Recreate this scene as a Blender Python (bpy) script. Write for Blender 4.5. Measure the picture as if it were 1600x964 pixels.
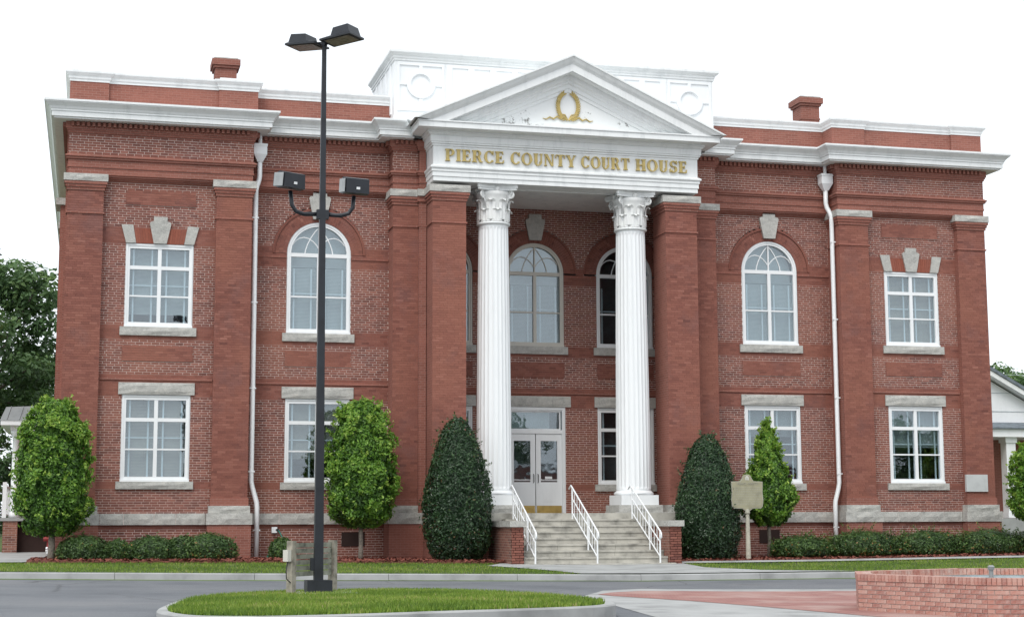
import bpy, math, random
import numpy as np
from mathutils import Matrix, Vector
R = math.radians
scene = bpy.context.scene
for o in list(bpy.data.objects): bpy.data.objects.remove(o)
COL = scene.collection

# ------------------------------------------------------------------ camera
def set_camera():
    X, Y, Z, yaw, pitch, roll, f = -13.1741, -45.4537, 1.12, 0.2536, 0.13, -0.004, 2544.8
    fw = Vector((math.sin(yaw)*math.cos(pitch), math.cos(yaw)*math.cos(pitch), math.sin(pitch)))
    r = Vector((math.cos(yaw), -math.sin(yaw), 0)); u = r.cross(fw)
    r2 = r*math.cos(roll)+u*math.sin(roll); u2 = u*math.cos(roll)-r*math.sin(roll)
    cd = bpy.data.cameras.new('camera'); cd.sensor_width = 36; cd.lens = 36*f/1600
    cd.clip_start = 0.5; cd.clip_end = 2000
    c = bpy.data.objects.new('camera', cd); COL.objects.link(c)
    m = Matrix((r2, u2, -fw)).transposed().to_4x4(); m.translation = (X, Y, Z)
    c.matrix_world = m; scene.camera = c
set_camera()

# ------------------------------------------------------------------ sky, sun, exposure
SUN_EL, SUN_AZ = 52, 215           # high, behind the camera's left shoulder, veiled by thin cloud
w = bpy.data.worlds.new('World'); scene.world = w; w.use_nodes = True
nt = w.node_tree; nt.nodes.clear()
sky = nt.nodes.new('ShaderNodeTexSky'); sky.sky_type = 'NISHITA'; sky.sun_disc = False
sky.sun_elevation = R(SUN_EL); sky.sun_rotation = R(SUN_AZ); sky.air_density = 1.0; sky.dust_density = 4.0
hs = nt.nodes.new('ShaderNodeHueSaturation'); hs.inputs['Saturation'].default_value = 0.35
mx = nt.nodes.new('ShaderNodeMix'); mx.data_type = 'RGBA'; mx.inputs[0].default_value = 0.72
mx.inputs[7].default_value = (12.3, 13.0, 13.7, 1)         # even white cloud layer
bg = nt.nodes.new('ShaderNodeBackground'); bg.inputs[1].default_value = 0.1
wo = nt.nodes.new('ShaderNodeOutputWorld')
nt.links.new(sky.outputs[0], hs.inputs['Color']); nt.links.new(hs.outputs[0], mx.inputs[6])
nt.links.new(mx.outputs[2], bg.inputs[0]); nt.links.new(bg.outputs[0], wo.inputs[0])
sl = bpy.data.lights.new('sun', 'SUN'); sl.energy = 1.3; sl.angle = R(22); sl.color = (1, .96, .9)
so = bpy.data.objects.new('sun', sl); COL.objects.link(so)
az = R(SUN_AZ)   # direction towards the sun: (sin az, cos az)
sd = Vector((math.sin(az)*math.cos(R(SUN_EL)), math.cos(az)*math.cos(R(SUN_EL)), math.sin(R(SUN_EL))))
so.rotation_euler = sd.to_track_quat('Z', 'Y').to_euler()
vs = scene.view_settings; vs.view_transform = 'Standard'; vs.look = 'None'; vs.exposure = 0.28; vs.gamma = 1; vs.use_curve_mapping = False

# ------------------------------------------------------------------ materials
def mat(name):
    m = bpy.data.materials.new(name); m.use_nodes = True
    n = m.node_tree.nodes; n.clear()
    o = n.new('ShaderNodeOutputMaterial'); b = n.new('ShaderNodeBsdfPrincipled')
    m.node_tree.links.new(b.outputs[0], o.inputs[0])
    return m, m.node_tree, b, o
def lk(t, a, b): t.links.new(a, b)
def noise(t, scale, detail=4, coord='Object', rough=.55, vec=None):
    n = t.nodes.new('ShaderNodeTexNoise'); n.inputs['Scale'].default_value = scale; n.inputs['Detail'].default_value = detail
    n.inputs['Roughness'].default_value = rough
    if vec is None:
        tc = t.nodes.new('ShaderNodeTexCoord'); vec = tc.outputs[coord]
    lk(t, vec, n.inputs['Vector']); return n.outputs[0]
def ramp(t, fac, stops):
    r = t.nodes.new('ShaderNodeValToRGB'); e = r.color_ramp.elements
    while len(e) < len(stops): e.new(.5)
    for i, (p, c) in enumerate(stops): e[i].position = p; e[i].color = (*c, 1)
    lk(t, fac, r.inputs[0]); return r.outputs[0]
def mixc(t, fac, a, b, mode='MIX'):
    m = t.nodes.new('ShaderNodeMix'); m.data_type = 'RGBA'; m.blend_type = mode
    if isinstance(fac, (int, float)): m.inputs[0].default_value = fac
    else: lk(t, fac, m.inputs[0])
    for s, v in ((6, a), (7, b)):
        if isinstance(v, tuple): m.inputs[s].default_value = (*v, 1)
        else: lk(t, v, m.inputs[s])
    return m.outputs[2]
def bump(t, b, h, strength=.3, dist=.01):
    n = t.nodes.new('ShaderNodeBump'); n.inputs['Strength'].default_value = strength; n.inputs['Distance'].default_value = dist
    lk(t, h, n.inputs['Height']); lk(t, n.outputs[0], b.inputs['Normal'])
def attr(t, name='tint'):
    a = t.nodes.new('ShaderNodeAttribute'); a.attribute_name = name; return a.outputs['Fac']
def simple(name, c, rough=.6, vary=.12, scale=3.0, metal=0.0, bumps=0, bscale=60, dark=None):
    m, t, b, o = mat(name)
    d = tuple(x*(1-vary*2) for x in c) if dark is None else dark
    l = tuple(min(1, x*(1+vary)) for x in c)
    col = ramp(t, noise(t, scale, 6), [(.3, d), (.5, c), (.72, l)])
    lk(t, col, b.inputs['Base Color']); b.inputs['Roughness'].default_value = rough; b.inputs['Metallic'].default_value = metal
    if bumps: bump(t, b, noise(t, bscale, 4), bumps)
    return m
M = {}
def brick_mat(name, stops, weather=True):
    m, t, b, o = mat(name)
    c = ramp(t, attr(t), stops)
    n = noise(t, .45, 5); c = mixc(t, ramp(t, n, [(.45, (0, 0, 0)), (.66, (.6, .6, .6))]), c, (.34, .132, .088))
    n = noise(t, .8, 6, rough=.7); c = mixc(t, ramp(t, n, [(.52, (0, 0, 0)), (.7, (.45, .45, .45))]), c, (.20, .105, .10))
    g = noise(t, 40, 3)
    c = mixc(t, .35, c, ramp(t, g, [(.3, (.35, .35, .35)), (.7, (1, 1, 1))]), 'MULTIPLY')
    lk(t, c, b.inputs['Base Color']); b.inputs['Roughness'].default_value = .85; bump(t, b, g, .25, .004); return m
M['brick'] = brick_mat('brick', [(0, (.155, .054, .042)), (.5, (.265, .096, .070)), (1, (.36, .15, .112))])
M['brick_o'] = brick_mat('brick_orange', [(0, (.24, .065, .04)), (.5, (.31, .09, .055)), (1, (.37, .12, .075))])
M['mortar_light'] = simple('mortar_light', (.74, .63, .57), .95, .12, 8)
M['mortar_red'] = simple('mortar_red', (.35, .20, .165), .95, .15, 5)
def plain_brick(name, c1, c2, mort):
    m, t, b, o = mat(name)
    tc = t.nodes.new('ShaderNodeTexCoord'); sp = t.nodes.new('ShaderNodeSeparateXYZ'); lk(t, tc.outputs['Object'], sp.inputs[0])
    ad = t.nodes.new('ShaderNodeMath'); lk(t, sp.outputs[0], ad.inputs[0]); lk(t, sp.outputs[1], ad.inputs[1])
    cb = t.nodes.new('ShaderNodeCombineXYZ'); lk(t, ad.outputs[0], cb.inputs[0]); lk(t, sp.outputs[2], cb.inputs[1])
    br = t.nodes.new('ShaderNodeTexBrick'); lk(t, cb.outputs[0], br.inputs['Vector'])
    br.inputs['Scale'].default_value = 1; br.inputs['Brick Width'].default_value = .215; br.inputs['Row Height'].default_value = .0677
    br.inputs['Mortar Size'].default_value = .006; br.inputs['Mortar Smooth'].default_value = .2; br.inputs['Bias'].default_value = 0
    br.inputs['Color1'].default_value = (*c1, 1); br.inputs['Color2'].default_value = (*c2, 1); br.inputs['Mortar'].default_value = (*mort, 1)
    n = noise(t, .6, 5)
    c = mixc(t, ramp(t, n, [(.4, (0, 0, 0)), (.65, (.5, .5, .5))]), br.outputs[0], tuple(x*1.3 for x in c2))
    c = mixc(t, .3, c, ramp(t, noise(t, 30, 3), [(.3, (.4, .4, .4)), (.7, (1, 1, 1))]), 'MULTIPLY')
    lk(t, c, b.inputs['Base Color']); b.inputs['Roughness'].default_value = .88
    iv = t.nodes.new('ShaderNodeMath'); iv.operation = 'SUBTRACT'; iv.inputs[0].default_value = 1; lk(t, br.outputs['Fac'], iv.inputs[1])
    bump(t, b, iv.outputs[0], .4, .004); return m
M['pbrick'] = plain_brick('plain_brick', (.235, .083, .060), (.30, .114, .084), (.335, .195, .16))
M['fbrick_side'] = plain_brick('fountain_brick_side', (.30, .10, .07), (.40, .15, .11), (.45, .38, .35))
M['porchbrick'] = plain_brick('porch_brick', (.13, .05, .04), (.30, .13, .09), (.40, .34, .30))
# granite
m, t, b, o = mat('granite')
n1 = noise(t, 5, 8, rough=.7); n2 = noise(t, 60, 3)
c = ramp(t, n1, [(.3, (.36, .355, .335)), (.52, (.50, .495, .465)), (.75, (.60, .58, .53))])
c = mixc(t, .35, c, ramp(t, n2, [(.35, (.35, .35, .35)), (.6, (1, 1, 1))]), 'MULTIPLY')
lk(t, c, b.inputs['Base Color']); b.inputs['Roughness'].default_value = .9; bump(t, b, n1, .9, .04); M['granite'] = m
# white paint with streaks of wear
def paint(name, c, dirt=(.42, .45, .46), amount=.5, rough=.5):
    m, t, b, o = mat(name)
    tc = t.nodes.new('ShaderNodeTexCoord'); mp = t.nodes.new('ShaderNodeMapping'); mp.inputs['Scale'].default_value = (2.2, 2.2, .5)
    lk(t, tc.outputs['Object'], mp.inputs[0])
    n = noise(t, 1.6, 8, vec=mp.outputs[0], rough=.7)
    col = mixc(t, ramp(t, n, [(.5, (0, 0, 0)), (.8, (amount, amount, amount))]), c, dirt)
    n2 = noise(t, 7, 8, rough=.75)
    col = mixc(t, ramp(t, n2, [(.66, (0, 0, 0)), (.74, (amount, amount, amount))]), col, (.33, .32, .30))
    lk(t, col, b.inputs['Base Color']); b.inputs['Roughness'].default_value = rough; return m
M['white'] = paint('white_paint', (.80, .82, .82))
M['white_clean'] = paint('white_trim', (.82, .84, .85), amount=.2, rough=.4)
M['white_old'] = paint('white_peeling', (.78, .79, .78), (.36, .37, .38), .55)
M['cream'] = paint('cream_trim', (.60, .58, .52), amount=.3)
m, t, b, o = mat('tympanum_paint')
n = noise(t, 9, 9, rough=.8); n2 = noise(t, 1.1, 3)
k = t.nodes.new('ShaderNodeMath'); k.operation = 'MULTIPLY'; lk(t, n, k.inputs[0]); lk(t, n2, k.inputs[1])
lk(t, mixc(t, ramp(t, k.outputs[0], [(.33, (0, 0, 0)), (.36, (1, 1, 1))]), (.80, .82, .82), (.22, .22, .21)), b.inputs['Base Color']); b.inputs['Roughness'].default_value = .6; M['tymp'] = m
M['concrete'] = simple('concrete', (.35, .36, .355), .9, .14, 1.2, bumps=.15)
M['steps'] = simple('step_stone', (.42, .405, .36), .85, .24, 3.0, bumps=.2, bscale=25)
M['kerb'] = simple('kerb_concrete', (.34, .345, .34), .9, .16, 1.5, bumps=.2)
m, t, b, o = mat('asphalt')
c = ramp(t, noise(t, .35, 7, rough=.65), [(.35, (.125, .135, .15)), (.5, (.165, .175, .19)), (.68, (.20, .205, .215))])
c = mixc(t, .5, c, ramp(t, noise(t, 55, 2), [(.35, (.45, .45, .45)), (.65, (1, 1, 1))]), 'MULTIPLY')
vo = t.nodes.new('ShaderNodeTexVoronoi'); vo.feature = 'DISTANCE_TO_EDGE'; vo.inputs['Scale'].default_value = .28; tc = t.nodes.new('ShaderNodeTexCoord'); wv = t.nodes.new('ShaderNodeMix'); wv.data_type = 'RGBA'; wv.inputs[0].default_value = .12
nn = t.nodes.new('ShaderNodeTexNoise'); nn.inputs['Scale'].default_value = 1.5; lk(t, tc.outputs['Object'], nn.inputs['Vector']); lk(t, tc.outputs['Object'], wv.inputs[6]); lk(t, nn.outputs[1], wv.inputs[7]); lk(t, wv.outputs[2], vo.inputs['Vector'])
c = mixc(t, ramp(t, vo.outputs['Distance'], [(.0, (.7, .7, .7)), (.006, (0, 0, 0))]), c, (.05, .052, .055))
c = mixc(t, ramp(t, noise(t, 1.1, 4), [(.62, (0, 0, 0)), (.72, (.5, .5, .5))]), c, (.09, .092, .10))
lk(t, c, b.inputs['Base Color']); b.inputs['Roughness'].default_value = .88; bump(t, b, noise(t, 140, 3), .4); M['asphalt'] = m
M['soil'] = simple('lawn_soil', (.055, .085, .022), .95, .3, 3, bumps=.5)
M['terrain'] = simple('terrain', (.085, .13, .035), .95, .3, .3, bumps=.5)
M['mulch'] = simple('mulch', (.16, .046, .032), .95, .4, 22, bumps=1.0, bscale=45)
M['chip'] = simple('mulch_chip', (.20, .06, .04), .9, .4, 30)
M['gold'] = simple('gold_leaf', (.50, .385, .14), .45, .15, 8, metal=.15)
M['brass'] = simple('brass', (.45, .31, .10), .35, .12, 6, metal=.7)
M['steel'] = simple('dark_bronze_steel', (.017, .020, .026), .42, .2, 4, metal=.2)
M['lens'] = simple('lamp_lens', (.20, .17, .13), .25, .25, 14)
M['silver'] = simple('reflector_side', (.36, .37, .37), .4, .1, 6, metal=.4)
M['wood'] = simple('weathered_wood', (.30, .275, .225), .9, .25, 9, bumps=.4, bscale=40)
M['woodg'] = simple('weathered_board', (.25, .255, .205), .9, .3, 7, bumps=.4, bscale=40)
M['bark'] = simple('bark', (.26, .23, .19), .95, .3, 14, bumps=.6)
M['bark_dark'] = simple('oak_bark', (.085, .075, .06), .95, .3, 8, bumps=.6)
M['metalroof'] = simple('metal_roof', (.22, .235, .24), .5, .12, 2)
M['shingle'] = simple('shingles', (.16, .19, .215), .9, .2, 5, bumps=.3)
M['marker'] = simple('marker_cast_metal', (.33, .31, .21), .6, .1, 5)
M['marker_rim'] = simple('marker_rim_metal', (.37, .36, .29), .6, .1, 5)
M['post'] = simple('marker_post_paint', (.46, .44, .36), .6, .15, 9)
M['blue'] = simple('basin_paint', (.40, .46, .48), .7, .2, 3)
M['hose'] = simple('hose_green', (.03, .20, .16), .5)
M['red'] = simple('red_valve', (.30, .03, .03), .5)
M['black'] = simple('black_plastic', (.012, .012, .014), .5)
M['dark'] = simple('dark_interior', (.03, .028, .026), .9)
M['crawl_shade'] = simple('painted_crawl_shade', (.035, .018, .015), .95)  # shade under the porch put into the colour; vents share it
M['marble'] = simple('marble_tablet', (.55, .57, .57), .5, .06, 4)
M['blind'] = simple('blind_slat', (.55, .56, .55), .7, .05, 2)
M['blind_tan'] = simple('blind_slat_tan', (.50, .44, .38), .7, .05, 2)
M['curtain'] = simple('interior_wall', (.12, .12, .12), .9)
m, t, b, o = mat('window_glass')
gl = t.nodes.new('ShaderNodeBsdfGlossy'); gl.inputs['Roughness'].default_value = .015; gl.inputs['Color'].default_value = (.9, .95, 1, 1)
tr = t.nodes.new('ShaderNodeBsdfTransparent'); tr.inputs[0].default_value = (.80, .86, .88, 1)
fr = t.nodes.new('ShaderNodeFresnel'); ge = t.nodes.new('ShaderNodeNewGeometry'); io = t.nodes.new('ShaderNodeMix'); lk(t, ge.outputs['Backfacing'], io.inputs[0]); io.inputs[2].default_value = 2.1; io.inputs[3].default_value = 1/2.1; lk(t, io.outputs[0], fr.inputs[0])   # thin pane: no total reflection at the inner face
bp_ = t.nodes.new('ShaderNodeBump'); bp_.inputs['Strength'].default_value = .10; bp_.inputs['Distance'].default_value = .02
lk(t, noise(t, 2.2, 2), bp_.inputs['Height']); lk(t, bp_.outputs[0], gl.inputs['Normal'])
ms = t.nodes.new('ShaderNodeMixShader'); lk(t, fr.outputs[0], ms.inputs[0]); lk(t, tr.outputs[0], ms.inputs[1]); lk(t, gl.outputs[0], ms.inputs[2])
lk(t, ms.outputs[0], o.inputs[0]); t.nodes.remove(b); M['glass'] = m
def leaf_mat(name, stops, transl=.22, rough=.45):
    m, t, b, o = mat(name)
    c = ramp(t, attr(t), stops); lk(t, c, b.inputs['Base Color']); b.inputs['Roughness'].default_value = rough
    tl = t.nodes.new('ShaderNodeBsdfTranslucent'); lk(t, c, tl.inputs[0])
    ms = t.nodes.new('ShaderNodeMixShader'); ms.inputs[0].default_value = transl
    lk(t, b.outputs[0], ms.inputs[1]); lk(t, tl.outputs[0], ms.inputs[2]); lk(t, ms.outputs[0], o.inputs[0]); return m
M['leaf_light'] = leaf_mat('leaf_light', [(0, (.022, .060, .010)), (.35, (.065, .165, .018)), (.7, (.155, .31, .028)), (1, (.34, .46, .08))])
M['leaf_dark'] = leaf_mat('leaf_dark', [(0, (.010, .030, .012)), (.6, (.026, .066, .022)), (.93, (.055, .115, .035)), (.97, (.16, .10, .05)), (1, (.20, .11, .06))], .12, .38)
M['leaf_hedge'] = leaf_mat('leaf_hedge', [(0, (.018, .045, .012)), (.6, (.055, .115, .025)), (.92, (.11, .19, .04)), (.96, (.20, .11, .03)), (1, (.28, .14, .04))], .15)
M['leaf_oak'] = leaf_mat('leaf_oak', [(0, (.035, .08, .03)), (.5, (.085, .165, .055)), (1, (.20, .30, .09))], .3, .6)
M['grass'] = leaf_mat('grass_blade', [(0, (.07, .14, .015)), (.55, (.18, .29, .03)), (.85, (.32, .40, .07)), (.93, (.40, .38, .14)), (1, (.42, .34, .18))], .3, .6)
# brick pavers
m, t, b, o = mat('paver')
tc = t.nodes.new('ShaderNodeTexCoord'); br = t.nodes.new('ShaderNodeTexBrick'); lk(t, tc.outputs['Object'], br.inputs['Vector'])
br.inputs['Scale'].default_value = 1; br.inputs['Brick Width'].default_value = .21; br.inputs['Row Height'].default_value = .105; br.inputs['Mortar Size'].default_value = .006
br.inputs['Color1'].default_value = (.24, .095, .085, 1); br.inputs['Color2'].default_value = (.32, .145, .12, 1); br.inputs['Mortar'].default_value = (.30, .22, .2, 1)
c = mixc(t, ramp(t, noise(t, .7, 5), [(.45, (0, 0, 0)), (.65, (.6, .6, .6))]), br.outputs[0], (.43, .32, .285))
lk(t, c, b.inputs['Base Color']); b.inputs['Roughness'].default_value = .85; M['paver'] = m
m, t, b, o = mat('fountain_brick')
c = ramp(t, attr(t), [(0, (.30, .085, .06)), (.5, (.40, .14, .10)), (1, (.46, .22, .17))])
c = mixc(t, ramp(t, noise(t, 5, 7, rough=.75), [(.40, (.08, .08, .08)), (.66, (.7, .7, .7))]), c, (.55, .46, .41))
lk(t, c, b.inputs['Base Color']); b.inputs['Roughness'].default_value = .9; bump(t, b, noise(t, 50, 3), .3); M['fbrick'] = m
M['fmortar'] = simple('fountain_mortar', (.50, .45, .41), .95, .15, 10)
m, t, b, o = mat('water'); b.inputs['Base Color'].default_value = (.05, .10, .11, 1); b.inputs['Roughness'].default_value = .05
bump(t, b, noise(t, 6, 3), .1); M['water'] = m

# ------------------------------------------------------------------ mesh builder
class MB:
    def __init__(s): s.v = []; s.f = []; s.m = []; s.t = []
    def quad(s, pts, m=0, t=.5):
        n = len(s.v); s.v += [tuple(p) for p in pts]; s.f.append(tuple(range(n, n+len(pts)))); s.m.append(m); s.t.append(t)
    def box(s, x0, x1, y0, y1, z0, z1, m=0, t=.5, rot=None, c=None):
        n = len(s.v)
        p = [(x, y, z) for z in (z0, z1) for y in (y0, y1) for x in (x0, x1)]
        if rot is not None: p = [tuple(rot @ Vector(q) + Vector(c or (0, 0, 0))) for q in p]
        s.v += p
        for f in ((0, 2, 3, 1), (4, 5, 7, 6), (0, 1, 5, 4), (2, 6, 7, 3), (0, 4, 6, 2), (1, 3, 7, 5)):
            s.f.append(tuple(n+i for i in f)); s.m.append(m); s.t.append(t)
        return s
    def prism(s, poly, y0, y1, m=0, t=.5):           # poly in (x,z), counter-clockwise seen from -Y, extruded in Y
        n = len(s.v); k = len(poly)
        s.v += [(x, y0, z) for x, z in poly] + [(x, y1, z) for x, z in poly]
        s.f.append(tuple(range(n, n+k))); s.f.append(tuple(range(n+2*k-1, n+k-1, -1))); s.m += [m, m]; s.t += [t, t]
        for i in range(k):
            j = (i+1) % k; s.f.append((n+i, n+k+i, n+k+j, n+j)); s.m.append(m); s.t.append(t)
        return s
    def zprism(s, poly, z0, z1, m=0, t=.5, bottom=True):
        n = len(s.v); k = len(poly)
        s.v += [(x, y, z0) for x, y in poly] + [(x, y, z1) for x, y in poly]
        s.f.append(tuple(range(n+k, n+2*k))); s.m.append(m); s.t.append(t)
        if bottom: s.f.append(tuple(range(n+k-1, n-1, -1))); s.m.append(m); s.t.append(t)
        for i in range(k):
            j = (i+1) % k; s.f.append((n+i, n+j, n+k+j, n+k+i)); s.m.append(m); s.t.append(t)
        return s
    def rings(s, rings, m=0, t=.5, caps=True, closed=True):
        n = len(s.v); k = len(rings[0])
        for r in rings: s.v += [tuple(p) for p in r]
        for a in range(len(rings)-1):
            for i in range(k if closed else k-1):
                j = (i+1) % k; s.f.append((n+a*k+i, n+a*k+j, n+(a+1)*k+j, n+(a+1)*k+i)); s.m.append(m); s.t.append(t)
        if caps:
            s.f.append(tuple(range(n+k-1, n-1, -1))); e = n+(len(rings)-1)*k; s.f.append(tuple(range(e, e+k))); s.m += [m, m]; s.t += [t, t]
        return s
    def lathe(s, prof, cx, cy, n=24, m=0, t=.5, caps=True):
        return s.rings([[(cx+r*math.cos(2*math.pi*i/n), cy+r*math.sin(2*math.pi*i/n), z) for i in range(n)] for r, z in prof], m, t, caps)
    def tube(s, pts, r, n=8, m=0, t=.5, caps=True, square=False):
        P = [Vector(p) for p in pts]; rr = r if isinstance(r, (list, tuple)) else [r]*len(P); out = []; up = None
        for i, p in enumerate(P):
            d = (P[min(i+1, len(P)-1)]-P[max(i-1, 0)]).normalized()
            if up is None:
                up = Vector((0, 0, 1)) if abs(d.z) < .9 else Vector((0, 1, 0))
            a = d.cross(up).normalized(); b = a.cross(d).normalized(); up = b
            o = math.pi/4 if square else 0
            out.append([p+(a*math.cos(2*math.pi*k/n+o)+b*math.sin(2*math.pi*k/n+o))*rr[i] for k in range(n)])
        return s.rings(out, m, t, caps)
    def sweep(s, prof, path, m=0, t=.5, endcaps=True):
        # prof: (d outward, z); path: plan points, outward is to the right of travel (front runs +X -> outward -Y)
        P = [Vector((x, y)) for x, y in path]; rings = []
        for i, p in enumerate(P):
            ns = []
            if i > 0: d = (p-P[i-1]).normalized(); ns.append(Vector((d.y, -d.x)))
            if i < len(P)-1: d = (P[i+1]-p).normalized(); ns.append(Vector((d.y, -d.x)))
            if len(ns) == 2:
                b = ns[0]+ns[1]; nn = b/(max(.2, b.dot(ns[0])))
            else: nn = ns[0]
            rings.append([(p.x+nn.x*d, p.y+nn.y*d, z) for d, z in prof])
        return s.rings(rings, m, t, caps=endcaps, closed=False)
    def build(s, name, mats, parent=None, smooth=False, loc=None):
        me = bpy.data.meshes.new(name); me.from_pydata(s.v, [], s.f)
        mats = mats if isinstance(mats, (list, tuple)) else [mats]
        for x in mats: me.materials.append(M[x] if isinstance(x, str) else x)
        if len(mats) > 1: me.polygons.foreach_set('material_index', s.m)
        a = me.attributes.new('tint', 'FLOAT', 'FACE'); a.data.foreach_set('value', s.t)
        if smooth: me.polygons.foreach_set('use_smooth', [True]*len(s.f))
        me.update(); return link(name, me, parent, loc)
def link(name, data, parent=None, loc=None):
    o = bpy.data.objects.new(name, data); COL.objects.link(o)
    if parent is not None: o.parent = parent
    if loc is not None: o.location = loc
    return o
def tag(o, label=None, cat=None, group=None, kind=None):
    if label: o['label'] = label
    if cat: o['category'] = cat
    if group: o['group'] = group
    if kind: o['kind'] = kind
    return o
def thing(name, label, cat, loc=(0, 0, 0), group=None):
    return tag(link(name, None, None, loc), label, cat, group)
def mirror(path): return [(-x, y) for x, y in reversed(path)]
rnd = random.Random(7)

# ------------------------------------------------------------------ ground
KX = [-60, -15, -10.9, -6.5, -.3, 5, 60]; KZ = [.16, .09, .01, -.05, -.14, -.14, -.14]
BX = [-60, -14, -10.5, -5.6, 0, 7, 13, 60]; BZ = [.16, .15, .12, .06, -.02, .0, .06, .1]
kz = lambda x: float(np.interp(x, KX, KZ)); bz = lambda x: float(np.interp(x, BX, BZ))
rz = lambda x: kz(x)-.16
def gz(x, y):
    if y <= -8: return kz(x)
    if y <= -3: f = (y+8)/5; return kz(x)*(1-f)+bz(x)*f
    if y <= 2: return bz(x)
    return bz(x)+(.66-bz(x))*min(1, (y-2)/16)
def sheet(name, xs, ys, zf, m, parent=None, kind='structure', smooth=True):
    b = MB(); n = len(xs)
    b.v = [(x, y, zf(x, y)) for y in ys for x in xs]
    b.f = [(j*n+i, j*n+i+1, (j+1)*n+i+1, (j+1)*n+i) for j in range(len(ys)-1) for i in range(n-1)]
    b.m = [0]*len(b.f); b.t = [.5]*len(b.f)
    o = b.build(name, m, parent, smooth); return tag(o, kind=kind)
XS = [-400, -120, -60, -40, -30, -24, -20, -17, -15, -13, -10.9, -9, -6.5, -4, -2, -.3, 2, 5, 8, 12, 16, 20, 26, 34, 60, 120, 400]
sheet('terrain', XS, [-400, -120, -60, -30, -15, -8.3, -8, -5, -3, 2, 6, 10, 14, 18, 25, 40, 80, 200, 600],
      lambda x, y: (rz(x)-.06 if y < -8.1 else gz(x, y)-.05), 'terrain')
sheet('road', XS, [-120, -60, -40, -30, -20, -14, -8.1], lambda x, y: rz(x), 'asphalt')
LX = [x for x in XS if -30 <= x <= 34]
sheet('lawn', LX, [-8.0, -7, -6, -5, -4, -3.2], gz, 'soil')
# mulch bed along the front, slightly crowned
def bed(name, x0, x1, y0, y1):
    xs = list(np.linspace(x0, x1, int((x1-x0)/.25)+2)); ys = list(np.linspace(y0, y1, 10)); r = random.Random(3)
    return sheet(name, xs, ys, lambda x, y: gz(x, y)+.012+(.05+r.uniform(-.02, .03))*(1 if y0+.1 < y < y1 else 0), 'mulch', smooth=False)
bed('mulch_bed', -14.6, -2.35, -3.25, .55); bed('mulch_bed', 2.35, 22, -3.3, .55)
def chips(name, x0, x1, y0, y1, n, seed):
    r = np.random.default_rng(seed); b = MB()
    for i in range(n):
        x = r.uniform(x0, x1); y = r.uniform(y0, y1); z = gz(x, y)+.06; a = r.uniform(0, 6.28); l = r.uniform(.03, .09); w_ = l*.3
        u = np.array([math.cos(a), math.sin(a), r.uniform(-.5, .5)])*l; v = np.array([-math.sin(a), math.cos(a), r.uniform(-.4, .4)])*w_; c = np.array([x, y, z+.02])
        b.quad([c-u-v, c+u-v, c+u+v, c-u+v], 0, r.random())
    return tag(b.build(name, 'chip'), 'red brown shredded bark mulch in the planting bed', 'mulch', kind='stuff')
chips('mulch_chips', -14.5, -2.4, -3.25, -.2, 5000, 1); chips('mulch_chips', 2.4, 20, -3.3, -.2, 5000, 2)
# front walk
def flat(name, poly, zf, m, thick=.0, kind='structure'):
    b = MB(); top = [(x, y, zf(x, y)) for x, y in poly]; n = len(top)
    b.quad(top); 
    if thick:
        for i in range(n):
            a, c = top[i], top[(i+1) % n]; b.quad([(a[0], a[1], a[2]-thick), (c[0], c[1], c[2]-thick), c, a])
    return tag(b.build(name, m), kind=kind)
WALK = [(-2.6, -3.3), (-3.25, -4.5), (-2.7, -5.4), (-2.2, -6.6), (-1.8, -7.98), (5.4, -7.98), (3.2, -7.1), (2.25, -5.6), (2.45, -3.3), (2.3, -2.6), (-2.3, -2.6)]
b = MB()
for i in range(40):      # walk built as cross strips that follow the ground
    y0, y1 = -7.98+i*(4.98/40), -7.98+(i+1)*(4.98/40)
    def xr(y):
        l = np.interp(y, [-7.98, -6.6, -5.4, -4.5, -3.3], [-1.8, -2.2, -2.7, -3.25, -2.6]); r_ = np.interp(y, [-7.98, -7.1, -5.6, -3.3], [5.4, 3.2, 2.25, 2.45]); return float(l), float(r_)
    l0, r0 = xr(y0); l1, r1 = xr(y1); ks = [0, .3, .6, 1]
    for a, c in zip(ks[:-1], ks[1:]):
        q = [(l0+(r0-l0)*a, y0), (l0+(r0-l0)*c, y0), (l1+(r1-l1)*c, y1), (l1+(r1-l1)*a, y1)]
        b.quad([(x, y, gz(x, y)+.02) for x, y in q])
tag(b.build('front_walk', 'concrete'), kind='structure')
b = MB()
for x0, x1 in zip(np.arange(2.3, 24, 2), np.arange(4.3, 26, 2)):
    b.quad([(x0, -3.62, gz(x0, -3.62)+.03), (x1, -3.62, gz(x1, -3.62)+.03), (x1, -3.32, gz(x1, -3.32)+.06), (x0, -3.32, gz(x0, -3.32)+.06)])
tag(b.build('mowing_strip', 'concrete'), kind='structure')
flat('side_walk', [(-40, -3.0), (-14.7, -3.0), (-14.25, -1.5), (-14.25, 6.6), (-16.8, 6.6), (-17.4, 1.8), (-40, 1.6)], lambda x, y: gz(-15, min(y, 1))+.03+max(0, y-2)*.02, 'concrete')
# kerb in cast lengths along the road
xs = list(np.arange(-40, 40, 3.05)); kerb = None
b = MB()
for x0 in xs:
    x1 = x0+3.04; za, zb = kz(x0), kz(x1)
    b.rings([[(x, -8.17, rz(x)-.03), (x, -8.15, z-.02), (x, -8.13, z), (x, -7.98, z), (x, -7.98, z-.2)] for x, z in ((x0, za), (x1, zb))], caps=True)
tag(b.build('road_kerb', 'kerb'), kind='structure')
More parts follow.
